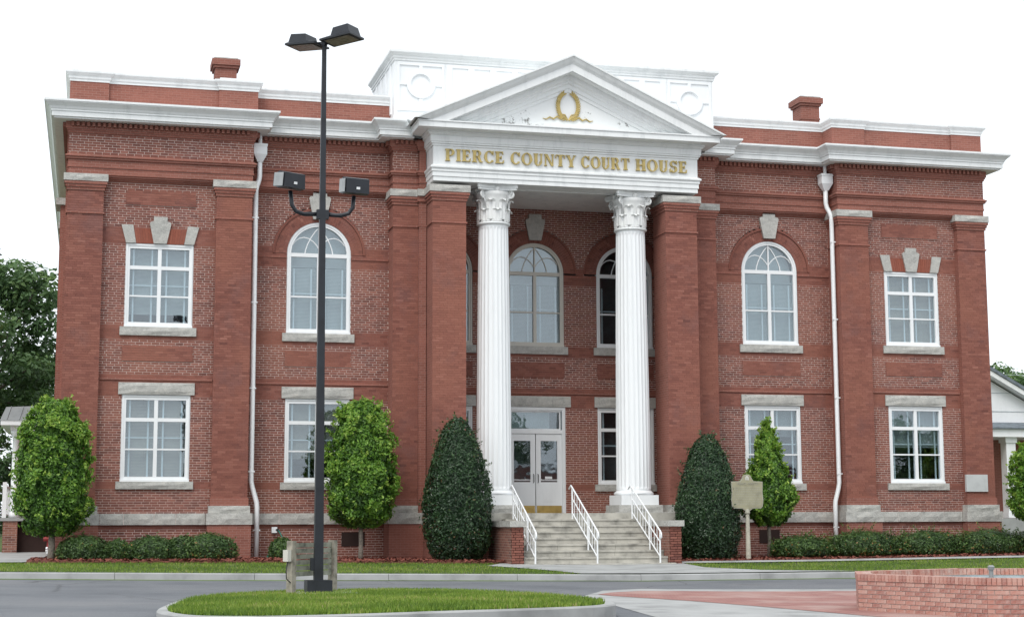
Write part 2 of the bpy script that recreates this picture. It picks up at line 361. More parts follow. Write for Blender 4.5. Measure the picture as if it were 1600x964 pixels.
# planted island with its kerb
ISL = [(-12.25, -23.0), (-12.1, -21.8), (-11.8, -20.2), (-11.3, -19.0), (-10.5, -18.2), (-9.2, -17.8), (-7.8, -17.9), (-6.9, -18.7), (-6.15, -20.2), (-5.8, -22.0), (-5.85, -23.0), (-6.25, -23.75), (-7.3, -24.2), (-8.6, -24.5), (-9.8, -24.8), (-11.0, -24.9), (-11.8, -24.6), (-12.15, -23.9)]
def smoothloop(P, k=4):
    out = []; n = len(P)
    for i in range(n):
        p0, p1, p2, p3 = (np.array(P[(i+j-1) % n]) for j in range(4))
        for q in range(k):
            u = q/k; out.append(tuple(.5*((2*p1)+(-p0+p2)*u+(2*p0-5*p1+4*p2-p3)*u*u+(-p0+3*p1-3*p2+p3)*u**3)))
    return out
IS = smoothloop(ISL); ic = np.mean(IS, axis=0)
def isl_z(x, y):
    d = min(math.hypot(x-a, y-c) for a, c in IS[::2]); return rz(-9)+.15+.02*min(1, d/1.6)
def inside(poly, x, y):
    c = False; j = len(poly)-1
    for i in range(len(poly)):
        xi, yi = poly[i]; xj, yj = poly[j]
        if (yi > y) != (yj > y) and x < (xj-xi)*(y-yi)/(yj-yi)+xi: c = not c
        j = i
    return c
b = MB(); z0 = rz(-9)
def off(p, d):
    v = np.array(p)-ic; return tuple(np.array(p)+v/np.linalg.norm(v)*d)
o_, i_ = [off(p, .0) for p in IS], [off(p, -.16) for p in IS]
b.rings([[(p[0], p[1], z0-.05) for p in o_], [(p[0], p[1], z0+.13) for p in o_], [(*off(p, -.02), z0+.15) for p in IS], [(p[0], p[1], z0+.15) for p in i_], [(p[0], p[1], z0) for p in i_]], caps=False)
tag(b.build('island_kerb', 'kerb'), kind='structure')
b = MB(); rr = [[tuple(np.array(ic)+(np.array(p)-ic)*k) for p in i_] for k in (1, .85, .65, .4, .05)]
b.rings([[(x, y, isl_z(x, y)-.01) for x, y in r_] for r_ in rr], caps=True)
tag(b.build('island_lawn', 'soil', smooth=True), kind='structure')
# plaza: concrete border, brick paving, concrete ring
def poly_sheet(name, poly, dz, m, step=.25):
    b = MB(); x0, x1 = min(p[0] for p in poly), max(p[0] for p in poly)
    def cut(x):
        ys = []
        for (ax, ay), (bx, by) in zip(poly, poly[1:]+poly[:1]):
            if (ax <= x) != (bx <= x): ys.append(ay+(by-ay)*(x-ax)/(bx-ax))
        return (min(ys), max(ys)) if ys else None
    xs = sorted(set(list(np.arange(x0+1e-4, x1, step))+[p[0]+1e-4 for p in poly if p[0] < x1]+[x1-1e-4]))
    for a, c in zip(xs[:-1], xs[1:]):
        p, q = cut(a), cut(c)
        if p and q: b.quad([(a, p[0], rz(a)+dz), (c, q[0], rz(c)+dz), (c, q[1], rz(c)+dz), (a, p[1], rz(a)+dz)])
    return tag(b.build(name, m), kind='structure')
poly_sheet('plaza_border', [(-5.6, -25), (-4.4, -16.6), (-3.6, -14.9), (-3.1, -13.8), (-2.0, -12.95), (0, -13.3), (2.1, -13.9), (6.2, -14.2), (14, -14.6), (14, -34), (-4.2, -34)], .006, 'kerb')
poly_sheet('plaza_paving', [(-3.85, -15.8), (-3.3, -14.9), (-2.4, -14.1), (-.4, -14.4), (1.65, -14.9), (5.6, -15.1), (14, -15.4), (14, -34), (-.5, -29), (-1.6, -25.5), (-2.12, -23.07), (-2.51, -20.7), (-3.0, -18.5), (-3.75, -16.5)], .011, 'paver')

# grass blades
def blades(name, pts, h, m, label, seed):
    r = np.random.default_rng(seed); n = len(pts); p = np.array(pts); a = r.uniform(0, 6.28, n); hh = h*r.uniform(.45, 1.15, n)
    w_ = .006+.006*r.random(n); lean = hh*r.uniform(.1, .7, n); b_ = r.uniform(0, 6.28, n)
    v = np.zeros((n, 3, 3)); v[:, 0] = p+np.c_[np.cos(a)*w_, np.sin(a)*w_, -.01*np.ones(n)]; v[:, 1] = p-np.c_[np.cos(a)*w_, np.sin(a)*w_, .01*np.ones(n)]
    v[:, 2] = p+np.c_[np.cos(b_)*lean, np.sin(b_)*lean, hh]
    me = bpy.data.meshes.new(name); me.from_pydata(v.reshape(-1, 3).tolist(), [], np.arange(3*n).reshape(-1, 3).tolist())
    me.materials.append(M[m]); at = me.attributes.new('tint', 'FLOAT', 'FACE'); at.data.foreach_set('value', np.clip(r.normal(.47, .2, n)+.22*np.sin(p[:, 0]*1.3+np.sin(p[:, 1]*2))*np.sin(p[:, 1]*1.7+p[:, 0]*.6)+.1*np.sin(p[:, 0]*5)*np.sin(p[:, 1]*4), 0, 1))
    return tag(link(name, me), label, 'grass', kind='stuff')
r = np.random.default_rng(5); P = []
while len(P) < 60000:
    x, y = r.uniform(-12.8, -5.9), r.uniform(-25.3, -17.8)
    if inside(i_, x, y): P.append((x, y, isl_z(x, y) if r.random() < .05 else z0+.15+.12*min(1, .5)))
P = [(x, y, isl_z(x, y)) for x, y, _ in P]
blades('grass', P, .065, 'grass', 'bright green grass covering the kerbed island under the lamp post', 6)
P = []
while len(P) < 52000:
    x, y = r.uniform(-19, 20), r.uniform(-7.97, -3.1)
    if inside(WALK, x, y) or (x > 2.2 and y > -3.66) or (x < -14.6 and y > -3.05): continue
    P.append((x, y, gz(x, y)))
blades('grass', P, .06, 'grass', 'narrow green lawn strip between the kerb and the mulch bed', 8)

# ------------------------------------------------------------------ brickwork
COURSE = .0677; BL = .215
BRICKS = {}; nsingle = [0]
def brick_field(name, parent, Y, x0, x1, z0, z1, holes=(), plain=(), seed=0, orange=(), axis='x', sgn=-1, single=()):
    """bricks of one wall face. holes: f(za,zb)->list of (xa,xb) cut out; plain: z ranges with red mortar"""
    r = random.Random(seed); b = MB(); nz = int(round((z1-z0)/COURSE)); ch = (z1-z0)/nz
    def P(u, d, z): return (u, Y+d, z) if axis == 'x' else (Y+d*(-sgn), u, z)
    for k in range(nz):
        za, zb = z0+k*ch, z0+(k+1)*ch; zm = (za+zb)/2
        iv = [(x0, x1)]
        for h in holes:
            for (a, c) in h(za, zb):
                nv = []
                for (p, q) in iv:
                    if c <= p or a >= q: nv.append((p, q)); continue
                    if a > p: nv.append((p, a))
                    if c < q: nv.append((c, q))
                iv = nv
        isplain = any(p <= zm <= q for p, q in plain)
        for (p, q) in iv:
            if q-p < .005: continue
            b.quad([P(p, .007, za), P(q, .007, za), P(q, .007, zb), P(p, .007, zb)], 1 if not isplain else 2)
            off_ = (k % 2)*BL/2+(BL/4 if k % 6 == 0 else 0)
            u = math.floor((p-off_)/BL)*BL+off_; j = .012 if not isplain else .006; g = .0125 if not isplain else .006
            while u < q:
                a, c = max(u+j/2, p), min(u+BL-j/2, q)
                if c-a > .02:
                    d = r.uniform(-.002, .001); ti = min(1, max(0, r.gauss(.5, .2 if not isplain else .15)-(.12 if not isplain else 0)))
                    zA, zB = za+g/2, zb-g/2; n = len(b.v)
                    if any(p_ <= zm <= q_ for p_, q_ in single) and nsingle[0] < 300:      # the bricks that show largest are parts of their own
                        nsingle[0] += 1; key = (round((c-a)*200), round((zB-zA)*2000), int(ti*6))
                        if key not in BRICKS:
                            L2 = key[0]/200; o1 = MB().box(-L2/2, L2/2, 0, .012, 0, key[1]/2000, t=(int(ti*6)+.5)/6).build('brick', 'brick'); BRICKS[key] = o1.data; bpy.data.objects.remove(o1)
                        link('brick', BRICKS[key], parent, ((a+c)/2, Y+d, zA)); u += BL; continue
                    b.v += [P(a, d, zA), P(c, d, zA), P(c, d, zB), P(a, d, zB), P(a, .008, zA), P(c, .008, zA), P(c, .008, zB), P(a, .008, zB)]
                    for f in ((0, 1, 2, 3), (0, 4, 5, 1), (3, 2, 6, 7), (0, 3, 7, 4), (1, 5, 6, 2)):
                        b.f.append(tuple(n+i for i in f)); b.m.append(0); b.t.append(ti)
                u += BL
    o = b.build(name, ['brick', 'mortar_light', 'mortar_red'], parent); o['kind'] = 'stuff'; return o
def rect_hole(a, c, z0, z1): return lambda za, zb: [(a, c)] if (zb > z0+.02 and za < z1-.02) else []
def arch_hole(cx, rad, zs):
    def h(za, zb):
        zz = max(za, zs)
        if zb <= zs or zz-zs >= rad: return []
        d = math.sqrt(max(0, rad*rad-(zz-zs)**2)); return [(cx-d, cx+d)]
    return h

# ------------------------------------------------------------------ the courthouse
CH = thing('courthouse', 'two storey red brick county courthouse with white columned portico and pediment', 'courthouse')
WZ = dict(l0=2.24, l1=4.59, u0=6.45, u1=8.76, spring=8.74)
PLAIN = [(.94, 1.08), (2.02, 2.26), (4.57, 5.17), (6.13, 6.47), (8.77, 9.19)]
PLAIN_M = [(.94, 1.08), (2.02, 2.26), (4.57, 5.17), (6.13, 6.47), (8.33, 8.93)]
def E_holes(s):
    a, c = (10.52, 12.36) if s > 0 else (-12.36, -10.52)
    return [rect_hole(a, c, WZ['l0'], WZ['l1']), rect_hole(a, c, WZ['u0'], WZ['u1'])]
def A_holes(cx, hw=.92, ring=1.32): return [rect_hole(cx-hw, cx+hw, WZ['u0'], WZ['spring']), arch_hole(cx, ring, WZ['spring'])]
for s in (-1, 1):
    a, c = sorted((s*9.93, s*13.0))
    brick_field('brick_field', CH, 0, a, c, .0, 10.5, E_holes(s), PLAIN, 10+s, single=((1.4, 2.0), (2.28, 4.5)) if s < 0 else ())
    a, c = sorted((s*4.93, s*8.95))
    brick_field('brick_field', CH, .59, a, c, .0, 10.5, [rect_hole(s*6.95-.92, s*6.95+.92, WZ['l0'], WZ['l1'])]+A_holes(s*6.95), PLAIN_M, 20+s)
    a, c = sorted((s*8.93, s*13.96)); brick_field('brick_field', CH, -.2, a, c, 11.15, 11.72, (), (), 30+s)
    a, c = sorted((s*4.96, s*8.92)); brick_field('brick_field', CH, .39, a, c, 11.15, 11.72, (), (), 40+s)
    a, c = sorted((s*4.2, s*4.95)); brick_field('brick_field', CH, -.12, a, c, 11.15, 11.72, (), (), 45+s)
brick_field('brick_field', CH, 2.54, -4.02, 4.02, 1.36, 10.8, [rect_hole(-.94, .94, 1.3, 4.59)]+sum([[rect_hole(s*2.9-.92, s*2.9+.92, WZ['l0'], WZ['l1'])]+A_holes(s*2.9) for s in (-1, 1)], [])+A_holes(0, .92, 1.32), PLAIN_M, 50)

# pilasters of the end pavilions, and the piers beside the portico
def pilaster(x0, x1, Yf, Yb, top, z0=1.58, cap=True, seed=0, caps=None, base=True):
    g = link('pilaster', None, CH)
    brick_field('brick_face', g, Yf, x0, x1, z0, top, (), [(0, 20)], seed)
    b = MB(); b.box(x0, x1, Yf+.0065, Yb, z0, top)
    for k, (d, za, zb) in enumerate(((.03, 10.15, 10.23), (.06, 10.23, 10.31), (.09, 10.31, 10.39))):
        b.box(x0-d, x1+d, Yf-d, Yb-.002*k, za, zb)
    b.box(x0-.03, x1+.03, Yf-.03, Yb, 9.50, 9.545)
    b.box(x0-.03, x1+.03, Yf-.03, Yb, 1.581, 1.80); b.build('brick_shaft', 'pbrick', g)
    c = MB(); c.box(x0-.11, x1+.11, Yf-.11, Yb+.003, 10.391, 10.59); rough(c.build('stone_cap', 'granite', g))
    if base:
        b = MB(); b.box(x0-.10, x1+.10, Yf-.13, Yb, -.3, 1.07); b.build('brick_plinth', 'pbrick', g)
        c = MB(); c.box(x0-.13, x1+.13, Yf-.17, Yb, 1.071, 1.378); rough(c.build('foundation_stone', 'granite', g))
        c = MB(); c.box(x0-.07, x1+.07, Yf-.10, Yb, 1.38, 1.58); rough(c.build('foundation_stone', 'granite', g))
    return g
def rough(o):      # quarry-faced stone: subdivide and jitter a box
    me = o.data; import bmesh
    bm = bmesh.new(); bm.from_mesh(me); bmesh.ops.remove_doubles(bm, verts=bm.verts, dist=1e-5)
    for _ in range(2): bmesh.ops.subdivide_edges(bm, edges=[e for e in bm.edges if e.calc_length() > .16], cuts=1, use_grid_fill=True)
    r = random.Random(len(bm.verts))
    xs = [v.co.x for v in bm.verts]; zs = [v.co.z for v in bm.verts]; x0, x1, z0, z1 = min(xs), max(xs), min(zs), max(zs); y0 = min(v.co.y for v in bm.verts)
    for v in bm.verts:
        if v.co.y < y0+.01 and x0+.01 < v.co.x < x1-.01 and z0+.01 < v.co.z < z1-.01: v.co.y -= r.uniform(0, .03)
        elif v.co.y < y0+.01: v.co.y += r.uniform(0, .012)
    bm.to_mesh(me); bm.free(); return o
for s in (-1, 1):
    for x0, x1 in ((12.99, 13.95), (8.95, 9.93)):
        a, c = sorted((s*x0, s*x1)); pilaster(a, c, -.2, .3 if x0 > 10 else .62, 10.39, seed=60+s+int(x0))
    a, c = sorted((s*4.2, s*4.93)); pilaster(a, c, -.12, .62, 10.39, seed=70+s)
    a, c = sorted((s*3.99, s*4.2)); g = link('pilaster', None, CH)
    b = MB(); b.box(a, c, -.27, .6, -.3, 10.39); b.box(a-.05, c+.05, -.31, .6, 10.23, 10.389); b.box(a-.03, c+.03, -.28, .6, 9.50, 9.545); b.build('brick_shaft', 'pbrick', g)
    b = MB(); b.box(a-.06, c+.06, -.36, .6, 10.392, 10.588); b.build('stone_cap', 'granite', g)
    a, c = sorted((s*3.0, s*3.97)); pilaster(a, c, -1.05, .06, 10.39, seed=80+s)
    # side walls of the portico recess
    b = MB(); a, c = sorted((s*4.02, s*4.4)); b.box(a, c, .0, 2.6, 1.3, 10.8); b.build('portico_side_wall', 'pbrick', CH)
    # water table stones between the pilasters
    def stones(xa, xb, Yf, Yb, n, z0=1.071, z1=1.379):
        xs = [xa+(xb-xa)*(i+rnd.uniform(-.15, .15)*(0 < i < n))/n for i in range(n+1)]
        for p, q in zip(xs[:-1], xs[1:]):
            o = MB().box(p+.006, q-.006, Yf, Yb, z0, z1).build('foundation_stone', 'granite', CH); rough(o)
        MB().box(xa, xb, Yf+.012, Yb, z0+.003, z1-.003).build('stone_joint', 'mortar_light', CH)
    a, c = sorted((s*10.07, s*12.85)); stones(a, c, -.10, .1, 4)
    a, c = sorted((s*5.07, s*8.81)); stones(a, c, .49, .7, 4)
# belt mouldings on the wall faces
for s in (-1, 1):
    for (x0, x1, Y) in ((9.95, 12.97, 0), (4.95, 8.93, .59)):
        a, c = sorted((s*x0, s*x1)); b = MB()
        b.box(a, c, Y-.035, Y+.02, 4.985, 5.05); b.build('brick_belt', 'pbrick', CH)
        if Y > 0:
            for p, q in ((a, s*6.95-.93), (s*6.95+.93, c)): MB().box(p, q, Y-.03, Y+.02, 8.60, 8.66).build('brick_belt', 'pbrick', CH)
b = MB(); b.box(-4.0, 4.0, 2.505, 2.56, 4.985, 5.045); b.build('brick_belt', 'pbrick', CH)
for p, q in ((-4.0, -3.83), (-1.97, -.93), (.93, 1.97), (3.83, 4.0)): MB().box(p, q, 2.51, 2.56, 8.60, 8.66).build('brick_belt', 'pbrick', CH)
# recessed-look brick panels, slightly proud of the face
def panel(x0, x1, Y, z0, z1, seed): 
    g = MB().box(x0, x1, Y-.012, Y+.02, z0, z1).build('brick_panel', 'pbrick', CH)
    brick_field('brick_face', g, Y-.02, x0, x1, z0, z1, (), [(0, 20)], seed)
for s in (-1, 1):
    for k, (cx, Y, za, zb) in enumerate(((11.44, 0, 9.83, 10.23), (11.44, 0, 5.51, 5.93), (6.95, .59, 5.5, 5.95))): panel(s*cx-.95, s*cx+.95, Y, za, zb, 90+k+s)
for cx in (-2.9, 0, 2.9): panel(cx-.92, cx+.92, 2.54, 5.5, 5.95, int(100+cx))

# brick entablature: corbel, belt, frieze top, dentils
FP = [(-13.96, 26), (-13.96, -.2), (-8.93, -.2), (-8.93, .39), (-4.95, .39), (-4.95, -.12), (-4.2, -.12), (-4.2, -.25), (-3.985, -.25), (-3.985, .3)]
low = [(-.25, 10.44), (-.19, 10.44), (-.15, 10.47), (-.15, 10.50), (-.10, 10.50), (-.10, 10.54), (-.05, 10.54), (-.05, 10.59), (-.012, 10.59), (-.012, 10.78), (.012, 10.78), (.012, 10.83), (.0, 10.83), (.0, 11.01), (.05, 11.01), (.05, 11.05), (.085, 11.07), (.085, 11.10), (.008, 11.15), (-.3, 11.15)]
top = [(-.3, 11.72), (.012, 11.72), (.035, 11.74), (.035, 11.79), (.06, 11.79), (.06, 11.84), (.085, 11.84), (.085, 12.035), (-.3, 12.035)]
for pth in (FP, mirror(FP)):
    MB().sweep([(-.3, 11.151), (-.013, 11.151), (-.013, 11.719), (-.3, 11.719)], pth).build('brick_frieze_return', 'pbrick', CH)
    MB().sweep(low, pth).build('brick_architrave', 'pbrick', CH); MB().sweep(top, pth).build('brick_corbel_course', 'pbrick', CH)
    b = MB()
    for (p, q) in zip(pth[:-1], pth[1:]):
        p, q = Vector(p), Vector(q); L = (q-p).length
        if L < .3: continue
        d = (q-p)/L; nrm = Vector((d.y, -d.x)); n = int(min(L, 12)/.14)
        for i in range(n):
            c = p+d*(.05+i*.14+.045) if p.y < 20 else q-d*(.05+i*.14+.045)
            e = c+nrm*.125; hx = abs(d.x)*.038+abs(nrm.x)*.045; hy = abs(d.y)*.038+abs(nrm.y)*.045
            b.box(e.x-hx, e.x+hx, e.y-hy, e.y+hy, 11.90, 12.02)
    b.build('brick_dentils', 'pbrick', CH)['kind'] = 'stuff'
# main cornice with its gutter
cor = [(-.4, 12.03), (.40, 12.03), (.40, 12.075), (.46, 12.075), (.46, 12.205), (.485, 12.215), (.485, 12.26), (.50, 12.27), (.53, 12.33), (.60, 12.40), (.635, 12.43), (.635, 12.455), (.66, 12.455), (.66, 12.51), (-.5, 12.60)]
CP = [(-13.96, 26), (-13.96, -.2), (-8.93, -.2), (-8.93, .39), (-4.95, .39), (-4.95, -.12), (-4.0, -.12), (-4.0, -.3)]
for pth in (CP, mirror(CP)): MB().sweep(cor, pth).build('cornice', 'white', CH)
# parapet and coping
PP = [(-13.97, 26), (-13.97, -.17), (-12.93, -.17), (-12.93, -.09), (-9.92, -.09), (-9.92, -.17), (-8.83, -.17), (-8.83, .5), (-4.9, .5)]
cop = [(-.3, 13.19), (.02, 13.19), (.02, 13.25), (.05, 13.27), (.05, 13.33), (.09, 13.37), (.13, 13.42), (.13, 13.47), (-.3, 13.50)]
for pth in (PP, mirror(PP)):
    MB().sweep([(-.3, 12.45), (.04, 12.45), (.04, 12.66), (0, 12.70), (0, 13.20), (-.3, 13.20)], pth).build('parapet_wall', 'pbrick', CH)
    MB().sweep(cop, pth).build('parapet_coping', 'white', CH)
for s in (-1, 1):
    for x0, x1 in ((12.95, 13.95), (8.87, 9.9)):
        a, c = sorted((s*x0, s*x1)); MB().box(a, c-.15, -.12, .6, 13.501, 13.56).build('coping_cap', 'white_old', CH)
# chimneys
for s in (-1, 1):
    g = link('chimney', None, CH); a, c = sorted((s*9.2, s*9.84)); b = MB()
    b.box(a, c, 2.8, 3.5, 12.4, 14.66); b.box(a-.05, c+.05, 2.75, 3.55, 14.661, 14.74); b.box(a-.10, c+.10, 2.70, 3.6, 14.741, 14.93); b.box(a-.02, c+.02, 2.78, 3.52, 14.2, 14.25); b.build('chimney_stack', 'pbrick', g)
    MB().box(a-.04, c+.04, 2.76, 3.54, 14.931, 14.98).build('chimney_cap', 'granite', g)
# roof, back and side walls (close the volume)
MB().box(-13.9, 13.9, .75, 26, 12.3, 12.44).build('roof_deck', 'metalroof', CH)
b = MB(); b.box(-14.0, -13.6, .05, 26, -.3, 12.0); b.box(13.6, 13.94, .05, 26, -.3, 12.0); b.box(-13.6, 13.6, 25.6, 26, -.3, 12.3)
b.box(-14.28, -14.0, 12, 24, -.3, 12.0); b.build('rear_and_side_walls', 'pbrick', CH)
g = link('side_pilaster', None, CH); b = MB()
for y in (3.5, 7.5, 11.5, 15.5, 19.5):
    b.box(-14.2, -14.0, y, y+.95, -.3, 10.39)
b.build('brick_shaft', 'pbrick', g); b = MB()
for y in (3.5, 7.5, 11.5, 15.5, 19.5): b.box(-14.33, -14.0, y-.1, y+1.05, 10.4, 10.6)
for y in (5.9, 9.9, 13.9): b.box(-14.14, -14.0, y-.9, y+.5, 4.6, 4.92); b.box(-14.17, -14.0, y-.9, y+.5, 6.2, 6.45); b.box(-14.12, -14.0, y-.3, y+.1, 8.77, 9.5)
b.build('stone_trim', 'granite', g)
MB().box(-13.5, 13.5, 3.2, 3.4, 0, 12.2).build('interior_wall', 'curtain', CH)
for s in (-1, 1): 
    a, c = sorted((s*4.45, s*13.5)); MB().box(a, c, .9, 3.1, 5.5, 5.7).build('interior_floor', 'dark', CH)

# ------------------------------------------------------------------ windows
WM = {}
def wmesh(key, fn):
    if key not in WM: WM[key] = fn()
    return WM[key]
def prism_xz(b, poly, y0, y1, m=0): b.prism(poly, y0, y1, m)
def ring(b, r0, r1, y0, y1, n=20, a0=0, a1=math.pi, cz=0, m=0, t=None):
    for i in range(n):
        p, q = a0+(a1-a0)*i/n, a0+(a1-a0)*(i+1)/n
        b.prism([(r1*math.cos(p), cz+r1*math.sin(p)), (r1*math.cos(q), cz+r1*math.sin(q)), (r0*math.cos(q), cz+r0*math.sin(q)), (r0*math.cos(p), cz+r0*math.sin(p))], y0, y1, m, .5 if t is None else t())
def keystone(z0, sc=1.0):
    k = lambda x, z: (x*sc, z0+z*sc)
    return [k(-.175, 0), k(.175, 0), k(.29, .56), k(.27, .60), k(.185, .62), k(.185, .75), k(-.185, .75), k(-.185, .62), k(-.27, .60), k(-.29, .56)]
def window(kind, x, Y, blind='blind', label=None, sill=True, lintel=True, trim='white_clean', raised=0):
    """kind: low, up, arch.  the frame is the part; panes, sill, stones, blind are its sub-parts"""
    H = {'low': 2.35, 'up': 2.31, 'arch': 2.29}[kind]; z = {'low': WZ['l0'], 'up': WZ['u0'], 'arch': WZ['u0']}[kind]; W = .92
    def frame():
        b = MB()
        b.box(-W, -W+.12, .02, .16, 0, H); b.box(W-.12, W, .02, .16, 0, H); b.box(-W+.12, W-.12, .02, .16, 0, .13)
        b.box(-.05, .05, .03, .15, .13, H if kind == 'arch' else H-.14)
        b.box(-W-.0, W+.0, -.025, .02, -.002, .05)
        b.box(-W+.025, -W+.06, .0, .02, .05, H); b.box(W-.06, W-.025, .0, .02, .05, H)
        if kind != 'arch':
            b.box(-W+.12, W-.12, .02, .16, H-.14, H); z1 = H*.69; b.box(-W+.12, W-.12, .035, .145, z1, z1+.10); z2 = H*.37; b.box(-W+.12, W-.12, .05, .13, z2-.022, z2+.022)
            b.box(-W+.06, W-.06, .0, .02, H-.06, H-.025)
        else:
            b.box(-W+.12, W-.12, .035, .145, H-.09, H+.02); z2 = H*.46; b.box(-W+.12, W-.12, .05, .13, z2-.022, z2+.022)
            ring(b, W-.12, W, .02, .16, 24, cz=H); ring(b, W-.06, W-.025, .0, .02, 24, cz=H)
            b.box(-.018, .018, .05, .12, H+.02, H+W-.1)
            r0 = W-.12
            for s in (-1, 1):
                c1 = [(s*x_, .085, H+z_) for x_, z_ in ((0, r0*.98), (.14*r0, .83*r0), (.28*r0, .62*r0), (.40*r0, .38*r0), (.47*r0, .18*r0), (.5*r0, .02))]
                c2 = [(s*x_, .085, H+z_) for x_, z_ in ((.93*r0, .34*r0), (.84*r0, .47*r0), (.70*r0, .57*r0), (.54*r0, .61*r0), (.36*r0, .57*r0), (.2*r0, .46*r0), (.08*r0, .33*r0), (0, .2*r0))]
                b.tube(c1, .018, 4, square=True); b.tube(c2, .018, 4, square=True)
        me = b.build('window', trim, None).data; o = [q for q in bpy.data.objects if q.data == me][0]; bpy.data.objects.remove(o); return me
    def once(fn, key):
        def mk():
            o = fn(); me = o.data; bpy.data.objects.remove(o); return me
        return wmesh(key, mk)
    fo = link('window', wmesh((kind, 'frame', trim), frame), CH, (x, Y, z))
    if label: fo['label'] = label
    # panes
    xs = [(-W+.12, -.05), (.05, W-.12)]
    zs = [(.13, H*.37-.022), (H*.37+.022, H*.69), (H*.69+.10, H-.14)] if kind != 'arch' else [(.13, H*.46-.022), (H*.46+.022, H-.09)]
    for i, (a, c) in enumerate(xs):
        for j, (p, q) in enumerate(zs):
            link('pane', once(lambda: MB().box(a, c, .088, .094, p, q).build('pane', 'glass'), (kind, 'pane', i, j)), fo)
    if kind == 'arch':
        def lun():
            n = 24; r0 = W-.12; return MB().prism([(r0, H+.02)]+[(r0*math.cos(math.pi*i/n), H+r0*math.sin(math.pi*i/n)) for i in range(1, n)]+[(-r0, H+.02)], .095, .100).build('lunette_pane', 'glass')
        link('lunette_pane', once(lun, 'lun'), fo)
    # inner sash bars and blind
    def inner():
        b = MB()
        for a, c in xs:
            w_ = c-a
            for k in (.14, .80) if a < 0 else (.20, .86): b.box(a+w_*k-.024, a+w_*k+.024, .15, .17, .1, (H-.1 if kind != 'arch' else H*.82))
        b.box(-W+.1, W-.1, .195, .21, H*.50, H*.515)
        return b.build('inner_sash', 'white_clean')
    link('inner_sash', once(inner, (kind, 'inner')), fo)
    if blind:
        def bl():
            b = MB(); zt = H-.1 if kind != 'arch' else H*.84; n = int((zt-.1)/.04)
            for i in range(n):
                zc = .11+i*.04; b.quad([(-W+.08, .245, zc), (W-.08, .245, zc), (W-.08, .262, zc+.036), (-W+.08, .262, zc+.036)])
            b.box(-W+.08, W-.08, .235, .275, zt, zt+.05)
            if kind == 'arch': b.prism([(W-.08, H*.84+.06)]+[((W-.08)*math.cos(math.pi*i/16), H+(W-.08)*math.sin(math.pi*i/16)) for i in range(17)]+[(-W+.08, H*.84+.06)], .36, .37)
            return b.build('blind', blind)
        bo = link('blind', once(bl, (kind, 'blind', blind)), fo)
        if raised and kind != 'arch': bo.scale.z = 1-raised; bo.location.z = raised*(H-.05)
    if sill:
        link('sill', once(lambda: rough(MB().box(-1.03, 1.03, -.07, .05, -.24 if kind != 'low' else -.21, -.003).build('sill', 'granite')), (kind == 'low', 'sill')), fo)
    if kind == 'low' and lintel:
        link('lintel', once(lambda: rough(MB().box(-1.02, 1.02, -.05, .05, H+.003, H+.33).build('lintel', 'granite')), 'lintel'), fo)
    if kind == 'up':
        link('keystone', once(lambda: MB().prism(keystone(H+.005), -.07, .05).build('keystone', 'granite'), 'key'), fo)
        for s in (-1, 1):
            link('voussoir', once(lambda: MB().prism([(s*.65, H+.005), (s*.92, H+.005), (s*1.05, H+.5), (s*.74, H+.52)][::s], -.05, .05).build('voussoir', 'granite'), ('vou', s)), fo)
        def flatarch():
            b = MB(); r = random.Random(4)
            for s in (-1, 1):
                for i in range(7):
                    u0, u1 = .18+i*.067, .18+(i+1)*.067-.006; b.prism([(s*u0, H+.005), (s*u1, H+.005), (s*(u1*1.12), H+.42), (s*(u0*1.12), H+.42)][::s], -.012, .05, 0, r.uniform(.2, .9))
            return b.build('flat_arch', 'brick_o')
        
        link('flat_arch', once(flatarch, 'fa'), fo)['kind'] = 'stuff'
    if kind == 'arch':
        link('keystone', once(lambda: MB().prism(keystone(H+W+.08, 1.08), -.10, .05).build('keystone', 'granite'), 'keya'), fo)
        def arch():
            b = MB(); r = random.Random(9)
            for k, (r0, r1) in enumerate(((W+.002, W+.112), (W+.116, W+.226), (W+.23, W+.34))):
                n = int(math.pi*(r0+r1)/2/.075)
                for i in range(n):
                    p, q = math.pi*i/n+.003, math.pi*(i+1)/n-.003
                    b.prism([(r1*math.cos(p), H+r1*math.sin(p)), (r1*math.cos(q), H+r1*math.sin(q)), (r0*math.cos(q), H+r0*math.sin(q)), (r0*math.cos(p), H+r0*math.sin(p))], -.012-.001*k, .02, 0, min(1, max(0, r.gauss(.42, .15))))
            ring(b, W+.002, W+.345, -.004, .05, 30, cz=H, m=1)
            ring(b, W+.345, W+.375, -.045, .03, 40, cz=H, m=0, t=lambda: .3); ring(b, W+.378, W+.41, -.03, .03, 40, cz=H, m=0, t=lambda: .5)
            return b.build('arch_ring', ['brick', 'mortar_red'])
        link('arch_ring', once(arch, 'archring'), fo)
    return fo
side = {-1: 'left', 1: 'right'}
for s in (-1, 1):
    window('low', s*11.44, 0, 'blind_tan' if s < 0 else 'blind', raised=0 if s < 0 else .45); window('up', s*11.44, 0, 'blind' if s < 0 else 'blind_tan', raised=.12 if s < 0 else 0)
    window('low', s*6.95, .59, 'blind_tan' if s < 0 else 'blind', raised=.25 if s < 0 else .6); window('arch', s*6.95, .59)
window('arch', 0, 2.54, trim='cream'); window('arch', -2.9, 2.54, trim='cream'); window('arch', 2.9, 2.54, None, trim='white_clean')
window('low', -2.9, 2.54); window('low', 2.9, 2.54, None)

